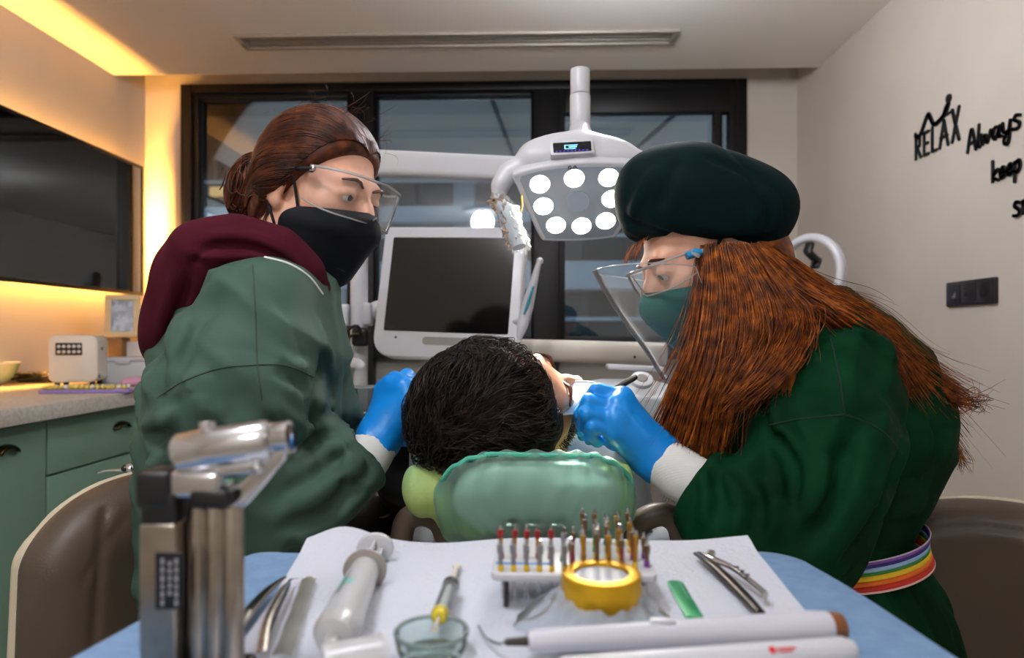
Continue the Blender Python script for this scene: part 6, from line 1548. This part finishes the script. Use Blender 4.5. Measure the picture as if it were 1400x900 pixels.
# ---- tweezers and probe beside the torch
def flat_tool(name, label, cat, px, w, m, hgt=.0035, taper=None, cols=None):
    pts = catmull([T(x, y, ZP + h_) for x, y, h_ in px], 28); t = thing(name, label, cat, pts[0]); q = MB()
    rr_ = np.interp(np.linspace(0, 1, 28), np.linspace(0, 1, len(w)), w); q.tube(pts, rr_, 12, sq=.45); q.build('handle', m, t, world=True); return t, pts
t, pts = flat_tool('cotton_tweezers', 'steel tweezers with bent tip lying beside the gas torch', 'tweezers', [(357, 892, .004), (372, 850, .006), (392, 806, .006), (397, 793, .006), (408, 791, .004)], [.003, .0028, .002, .001, .0006], M_CHROME)
q = MB(); p2 = catmull([T(357, 892, ZP + .004), T(366, 846, ZP + .010), T(386, 808, ZP + .010), T(396, 795, ZP + .008)], 20); q.tube(p2, [.0045, .004, .0028, .001][0:1] * 20 if False else np.interp(np.linspace(0, 1, 20), [0, .4, .8, 1], [.003, .0026, .0017, .0007]), 12, sq=.45); q.build('upper_arm', M_STEEL, t, world=True)
t, pts = flat_tool('dental_spatula', 'dark steel spatula half hidden behind the gas torch', 'spatula', [(318, 880, .003), (340, 838, .004), (368, 806, .004), (390, 789, .004)], [.0025, .0048, .004, .0016], M_DSTEEL)
q = MB(); q.tube([pts[0], pts[4], pts[9]], [.0022, .0027, .0029], 12); q.build('grip', M_STEEL, t, world=True)
t = thing('plastic_sleeve', 'narrow clear plastic sleeve lying beside the big white syringe', 'sleeve', T(400, 850))
a, b_, c, d = T(414, 796, ZP + .001), T(432, 796, ZP + .001), T(400, 905, ZP + .001), T(372, 905, ZP + .001)
q = MB(); q.slab_grid(lambda u, v: (a * (1 - u) + b_ * u) * (1 - v) + (d * (1 - u) + c * u) * v + UPV * (.0025 + .0016 * sin(u * pi) + .0006 * sin(v * 21)), 10, 30, .0005); q.build('film', sheet_mat('cloudy_sleeve', '#f4f5f3', 1.2, .2, .4, '#dddbd2'), t, world=True)
q = MB(); q.box((a + b_) / 2 + UPV * .0035, (.009, .004, .001), .0004); q.build('sealed_edge', M_WHITEM, t, world=True)

# ---- large syringe
t = thing('large_syringe', 'large translucent white syringe lying on the paper towel', 'syringe', T(490, 810))
RS = .0112; s0, s1 = T(461, 862, .0145 + ZP), T(499, 780, RS + ZP); ax = unit(s1 - s0); s2 = s1 + ax * .062
M_SYR = mat('milky_plastic', '#d3d4d6', .25, sss=.3, sss_r=(1, 1, 1), trans=.15); M_GREYF = mat('greyish_flange', '#a39c95', .35)
q = MB(); q.tube([s0 - ax * .026, s0 - ax * .014, s0 - ax * .012, s0 - ax * .002, s0, s1], [.004, .0045, .011, .0142, .014, RS], 32); q.build('barrel', M_SYR, t, world=True)
side_ = unit(np.cross(ax, UPV)); upx = np.cross(side_, ax)
q = MB(basis(side_, upx, ax, s1)); q.prism([(.0172 * cos(k * pi / 20), .0165 * sin(k * pi / 20)) for k in range(40)], -.0012, .0016, bev=.0006); q.build('flange', M_GREYF, t, world=True)
q = MB()
for dx_, dy_ in ((.011, .0018), (.0018, .011)): q.box((0, 0, .026), (dx_ * 1.6, dy_ * 1.6, .052), .0006)
q.M = basis(side_, upx, ax, s1); 
q2 = MB(basis(side_, upx, ax, s1))
for dx_, dy_ in ((.02, .003), (.003, .02)): q2.box((0, 0, .030), (dx_ * .8, dy_ * .8, .06), .0008)
q2.build('plunger_rod', M_WHITE, t, world=True)
q = MB(basis(side_, upx, ax, s2)); q.prism([(.0162 * cos(k * pi / 20), .0135 * sin(k * pi / 20)) for k in range(40)], -.003, .003, bev=.0012); q.build('thumb_rest', M_SYR, t, world=True)
q = MB()
lm = basis(side_, upx, ax, s0)
for k_, (zz0, zz1, a0, a1, mm) in enumerate(((.045, .075, 2.1, 2.9, 'teal_print'), (.05, .06, 1.5, 2.0, 'teal_print'))):
    vs = [((RS + .0004 + .0029 * max(0, 1 - z_ / .1)) * cos(a0 + (a1 - a0) * i / 8), (RS + .0004 + .0029 * max(0, 1 - z_ / .1)) * sin(a0 + (a1 - a0) * i / 8), z_) for z_ in (zz0, zz1) for i in range(9)]; q.add(vs, [(i, i + 1, i + 10, i + 9) for i in range(8)], lm)
q.build('printed_label', mat('teal_print', '#6fb3a8', .5), t, world=True, smooth=False)
q = MB(); vs = [((RS + .0004 + .0029 * max(0, 1 - z_ / .1)) * cos(1.95 + .1 * i / 2), (RS + .0004 + .0029 * max(0, 1 - z_ / .1)) * sin(1.95 + .1 * i / 2), z_) for z_ in (.03, .085) for i in range(3)]; q.add(vs, [(i, i + 1, i + 4, i + 3) for i in range(2)], lm); q.build('printed_scale', M_DSTEEL, t, world=True, smooth=False)
# ---- cartridge syringe
t = thing('cartridge_syringe', 'small clear syringe with yellow plug resting on the glass dish', 'syringe', T(612, 815))
r_ = .0058; s0, s1 = T(601, 842, r_ + .012), T(616, 800, r_ + .006); ax = unit(s1 - s0)
q = MB(); q.tube([s0, s1], r_, 20); q.build('barrel', sheet_mat('clear_barrel', '#eef3f3', 1.25, .05, .22), t, world=True)
q = MB(); q.tube([s1 - ax * .005, s1 + ax * .002], r_ * 1.05, 20); q.build('stopper', M_BLACK, t, world=True)
q = MB(); q.tube([s0 - ax * .004, s0 + ax * .003], [r_ * .7, r_ * 1.05], 20); q.build('plug', mat('yellow_plug', '#d9c62a', .4), t, world=True)
q = MB(); q.tube([s1, s1 + ax * .055], .0022, 10); q.sph(s1 + ax * .056, .0045, 12, (1, 1, .5)); q.build('plunger', M_OFFW, t, world=True)
q = MB(); q.tube([s0 - ax * .004, s0 - ax * .02, s0 - ax * .026], [.0012, .0009, .0025], 10); q.build('needle', M_OFFW, t, world=True)
q = MB(); q.tube([s0 + ax * .004, s1 - ax * .008], .0028, 12); q.build('inner_rod', M_WHITEM, t, world=True)
# ---- glass dish
gd = T(590, 893, ZP); t = thing('glass_dish', 'small round thick glass dish at the near edge of the towel', 'dish', gd)
q = MB(); q.lathe([(0, .0005), (.019, .0005), (.0215, .003), (.0228, .0115), (.0232, .0135), (.0222, .0145), (.0208, .0135), (.0198, .006), (.017, .004), (0, .0038)], 44); q.build('dish', sheet_mat('dish_glass', '#f0f8f6', 1.18, .03, .12, '#d5e6e2'), t)
q = MB(); q.lathe([(.0221 + .0013 * cos(k * pi / 6), .0137 + .0013 * sin(k * pi / 6)) for k in range(12)], 44, close=True); q.build('rim', sheet_mat('rim_glass', '#e6f1ee', 1.3, .08, .4, '#cfe2de'), t)
# ---- plastic cup piece near the syringe tip
pc_ = T(476, 938, ZP); t = thing('mixing_cup', 'small white translucent mixing cup lying in front of the big syringe', 'cup', pc_)
d_ = unit(RGT * .8 + FWD * .35 - UPV * .0); q = MB(basis(np.cross(UPV, d_), UPV, d_, pc_ + UPV * .0125 - d_ * .012)); q.lathe([(0, -.002), (.0115, -.002), (.0125, 0), (.0125, .03), (.0135, .032), (.0118, .031), (.0112, .002), (0, .002)], 28); q.build('cup', M_SYR, t, world=True)
q = MB(basis(np.cross(UPV, d_), UPV, d_, pc_ + UPV * .0125 - d_ * .012)); q.lathe([(.0122, .0305), (.014, .031), (.014, .0335), (.0122, .0335)], 28, close=True); q.build('rim', M_WHITE, t, world=True)

# ---- file stand
s0 = T(770, 826); stc = np.array([T(690, 836)[0] + .050, T(690, 836)[1] + .032, ZT + ZP])
t = thing('file_stand', 'white perforated plate on thin legs holding dental files', 'file stand', stc); HS = .021
q = MB(); q.prism(rrect(.119, .082, .006), HS, HS + .0055, bev=.0012); q.build('plate', M_WHITE, t)
q = MB(); q.box((-.036, -.018, HS + .0058), (.042, .003, .0005)); q.build('blue_stripe', mat('blue_stripe', '#2d8fd6', .5), t, smooth=False)
for sx in (-1, 1):
    for sy in (-1, 1): q = MB(); q.cyl((sx * .049, sy * .032, 0), (sx * .049, sy * .032, HS + .001), .002, 12); q.build('leg', M_DSTEEL, t)
hm = {'grey': mat('file_grey', '#8d8a90', .35, .4), 'red': mat('file_red', '#8f1d22', .35), 'gold': mat('file_gold', '#b3862e', .3, .8), 'green': mat('file_green', '#2c7a50', .4), 'wine': mat('file_wine', '#7c2f3a', .4), 'yellow': mat('file_yellow', '#d8b51f', .4), 'bronze': mat('file_bronze', '#7d6650', .3, .9), 'black': M_BLACK, 'blue': mat('file_blue', '#2f5fae', .4), 'violet': mat('file_violet', '#7b3f9a', .4)}
def file_proto(kind, label, group, stem, ring, top, hgt):
    o = thing('dental_file', label, 'dental file', (0, 0, -5), group=group)
    q = MB(); q.cyl((0, 0, .002), (0, 0, hgt), .0017, 10, bev=.0003); q.build('stem', hm[stem], o)
    q = MB(); q.cyl((0, 0, 0), (0, 0, .0045), .0021, 10, bev=.0004); q.build('ring', hm[ring], o)
    q = MB(); q.cyl((0, 0, hgt - .006), (0, 0, hgt), .0023, 10, bev=.0004); q.build('cap', hm[top], o)
    q = MB(); q.cyl((0, 0, hgt), (0, 0, hgt + .004), .0014, 8, r2=.001); q.build('tip', M_CHROME, o)
    q = MB(); q.cyl((0, 0, -.02), (0, 0, 0), .0004, 6, r2=.0008); q.build('shank', M_CHROME, o)
    return o
PR = {'front': file_proto('front', 'grey file with yellow foot in the near row of the white stand', 'grey files in the near row', 'grey', 'yellow', 'grey', .019),
      'red': file_proto('red', 'red-capped file in the second row of the white stand', 'red-capped files', 'gold', 'red', 'red', .022),
      'gold': file_proto('gold', 'gold file among those crowded at the right of the white stand', 'gold files', 'gold', 'yellow', 'gold', .024),
      'bronze': file_proto('bronze', 'bronze file with dark shaft at the right of the white stand', 'bronze files', 'bronze', 'yellow', 'bronze', .026),
      'green': file_proto('green', 'green file in the middle of the white stand', 'green files', 'green', 'green', 'grey', .022),
      'wine': file_proto('wine', 'wine red file in the middle of the white stand', 'wine red files', 'wine', 'wine', 'bronze', .021),
      'violet': file_proto('violet', 'short file with violet foot at the right end of the white stand', 'violet files', 'bronze', 'violet', 'bronze', .016)}
used = set()
def put_file(kind, x, y):
    src = PR[kind]; w_ = Matrix.Translation(Vector((stc[0] + x, stc[1] + y, stc[2] + HS + .0055))) @ Matrix.Rotation(random.uniform(-.06, .06), 4, 'X') @ Matrix.Rotation(random.uniform(-.06, .06), 4, 'Y')
    if kind not in used: used.add(kind); src.matrix_basis = w_; return
    c = src.copy(); COL.objects.link(c); c.matrix_basis = w_
    for chd in src.children:
        k = chd.copy(); COL.objects.link(k); k.parent = c
random.seed(4)
for i in range(6): put_file('front', -.0525 + i * .0092, -.034)
for i in range(5): put_file('red', -.0535 + i * .0094, -.006)
put_file('green', -.007, -.012); put_file('wine', -.001, -.034); put_file('wine', .0005, -.008)
for i in range(5):
    for r in range(4): put_file(['gold', 'bronze', 'gold', 'wine', 'bronze', 'green', 'bronze', 'gold', 'gold'][(i * 4 + r * 5) % 9], .008 + i * .0093 + r * .0012, -.026 + r * .0185)
put_file('violet', .0545, -.022); put_file('violet', .0555, -.004)
# ---- gold-lidded jar under crumpled film
jc = P(822, 800, .47); jc[2] = ZT + ZP; t = thing('gold_lid_jar', 'gold ring-shaped jar lid over crumpled clear film in front of the file stand', 'jar', jc)
M_GOLD = mat('gold_lid_metal', '#dfb02c', .36, .9, col2='#d2a023', nscale=30)
q = MB(); q.lathe([(.0190, .0330), (.0194, .0342), (.0255, .0345), (.0270, .0340), (.0275, .0325), (.0277, .0135), (.0272, .0125), (.0260, .0125), (.0260, .030), (.0190, .0318)], 56, close=True); q.build('lid', M_GOLD, t)
q = MB(); q.lathe([(0, .0305), (.0188, .0305), (.0188, .0318), (0, .0318)], 48); q.build('lid_window', mat('frosted_window', '#9aa0aa', .3), t)
q = MB(); q.lathe([(0, 0), (.022, 0), (.0245, .003), (.0245, .026), (.0235, .029), (0, .029)], 40); q.build('jar', mat('jar_glass', '#b6c2cc', .1, trans=.5), t)
def fl(u, v):
    a = u * 2 * pi; r = .0275 + .026 * v ** 1.4 * (1 + .25 * cos(a * 1 + 2.6)) + .0022 * sin(7 * a + 3 * v) * v + .0012 * sin(17 * a - 6 * v); z = .021 * (1 - v) ** .85 + .0008 + .0016 * (1 + sin(11 * a + 7 * v)) * (1 - v * .5)
    return (r * cos(a), r * sin(a) * .8, z)
q = MB(); q.grid(fl, 110, 12, wrap=True); q.build('film', sheet_mat('crumpled_film', '#eef3f7', 1.12, .3, .72, '#dbe4ee'), t)
# ---- green ruler
a, b_, c, d = T(913, 798, ZP), T(930, 797, ZP), T(957, 838, ZP), T(932, 839, ZP); cz = (a + b_ + c + d) / 4
t = thing('endodontic_ruler', 'short green ruler with rounded end on the paper towel', 'ruler', cz)
yl = unit((a + b_ - c - d)); yl[2] = 0; yl = unit(yl); xl = np.cross(yl, UPV); LR = np.linalg.norm((a + b_ - c - d) / 2); WR = np.linalg.norm(b_ - a)
Mr = basis(xl, yl, UPV, cz + UPV * .0008); q = MB(Mr); q.prism(rrect(.0125, LR + .012, (.005, .005, .001, .001), 6, cy=-.006), 0, .0016, bev=.0004); q.build('blade', mat('green_anodised', '#1f8a55', .35, .3), t, world=True)
q = MB(Mr)
for i in range(16): q.box((.0042 - (.001 if i % 5 else 0), LR / 2 - .004 - i * .0022, .00165), (.002 + (.002 if i % 5 == 0 else 0), .0004, .0002))
q.build('scale_mark', mat('pale_green_mark', '#8fd0ae', .5), t, world=True, smooth=False)
# ---- forceps
t = thing('rubber_dam_forceps', 'dark steel forceps lying open on the right of the paper towel', 'forceps', T(1000, 795))
q = MB(); q.tube([T(951, 757, ZP + .004), T(968, 768, ZP + .006), T(990, 787, ZP + .006), T(1018, 815, ZP + .005), T(1040, 838, ZP + .005)], [.0025, .0042, .0048, .0045, .0035], 14, smooth=30, sq=.55); q.build('handle', M_DSTEEL, t, world=True)
q = MB(); q.tube([T(955, 756, ZP + .008), T(975, 765, ZP + .009), T(1000, 776, ZP + .009), T(1025, 794, ZP + .008), T(1047, 812, ZP + .006)], [.002, .0035, .0028, .0026, .0024], 14, smooth=30, sq=.7); q.build('handle', M_CHROME, t, world=True)
q = MB(); q.tube([T(1047, 812, ZP + .006), T(1043, 820, ZP + .003)], .002, 10); q.build('hook', M_CHROME, t, world=True)
q = MB(); jp = T(972, 766, ZP + .004); q.cyl(jp, jp + UPV * .008, .0035, 16, bev=.0008); q.build('joint', M_STEEL, t, world=True)
for k in range(3):
    pp = T(1008 + k * 7, 780 + k * 5.4, ZP + .009); q = MB(); q.cyl(pp, pp + UPV * .003, .0018, 10); q.build('rivet', M_CHROME, t, world=True)
# ---- handpiece with metal tip
t = thing('obturation_handpiece', 'long white handpiece with bent metal tip along the near edge', 'handpiece', T(940, 870))
rh = .0098; e0, e1 = T(722, 877, rh + ZP), T(1132, 858, rh + ZP); ax = unit(e1 - e0)
q = MB(); q.tube([e0, e0 + ax * .004, e0 + ax * .06, e0 + ax * .12, e1 - ax * .01, e1], [.0058, .0068, .0080, .0092, .0106, .0098], 28); q.build('body', mat('lavender_white_plastic', '#c3c4cf', .3), t, world=True)
q = MB(); q.tube([e1, e1 + ax * .009], [.0100, .0085], 20); q.build('end_cap', mat('copper_end', '#8a5a3a', .35, .5), t, world=True)
q = MB(); q.tube([e0 - ax * .014, e0], [.0022, .003], 12); q.build('collar', M_DSTEEL, t, world=True)
q = MB(); q.tube([e0 - ax * .014, T(682, 881, .010), T(664, 872, .008), T(654, 856, .006)], [.0012, .001, .0008, .0006], 8, smooth=20); q.build('tip', M_CHROME, t, world=True)
q = MB(); q.box(e0 + ax * .085 + UPV * .0092, (.016, .006, .0016), .0007); q.build('button', M_WHITE, t, world=True)
# ---- white pen-shaped device with a red mark
t = thing('curing_pen', 'white round stick with small red mark, nearest object at the bottom edge', 'dental device', T(960, 900))
rh = .0085; e0, e1 = T(758, 921, rh), T(1166, 890, rh); ax = unit(e1 - e0); fr_ = basis(ax, unit(np.cross(UPV, ax)), UPV, (e0 + e1) / 2)
q = MB(); q.tube([e0, e0 + ax * .006, e1 - ax * .006, e1], [.006, rh, rh, .006], 28); q.build('body', M_WHITE, t, world=True)
rp = e0 + (e1 - e0) * .70; sd_ = unit(np.cross(ax, UPV)); tp_ = unit(UPV * .75 + sd_ * .6) if sd_[1] < 0 else unit(UPV * .75 - sd_ * .6); yq_ = np.cross(tp_, ax)
q = MB(basis(ax, yq_, tp_, rp + tp_ * (rh + .0002))); q.cyl((0, 0, -.0002), (0, 0, .0003), .0022, 16); q.box((.009, .0004, .0001), (.012, .001, .0004)); q.box((.008, -.0014, .0001), (.009, .0008, .0004)); q.build('red_mark', mat('red_print', '#c8323a', .5), t, world=True, smooth=False)
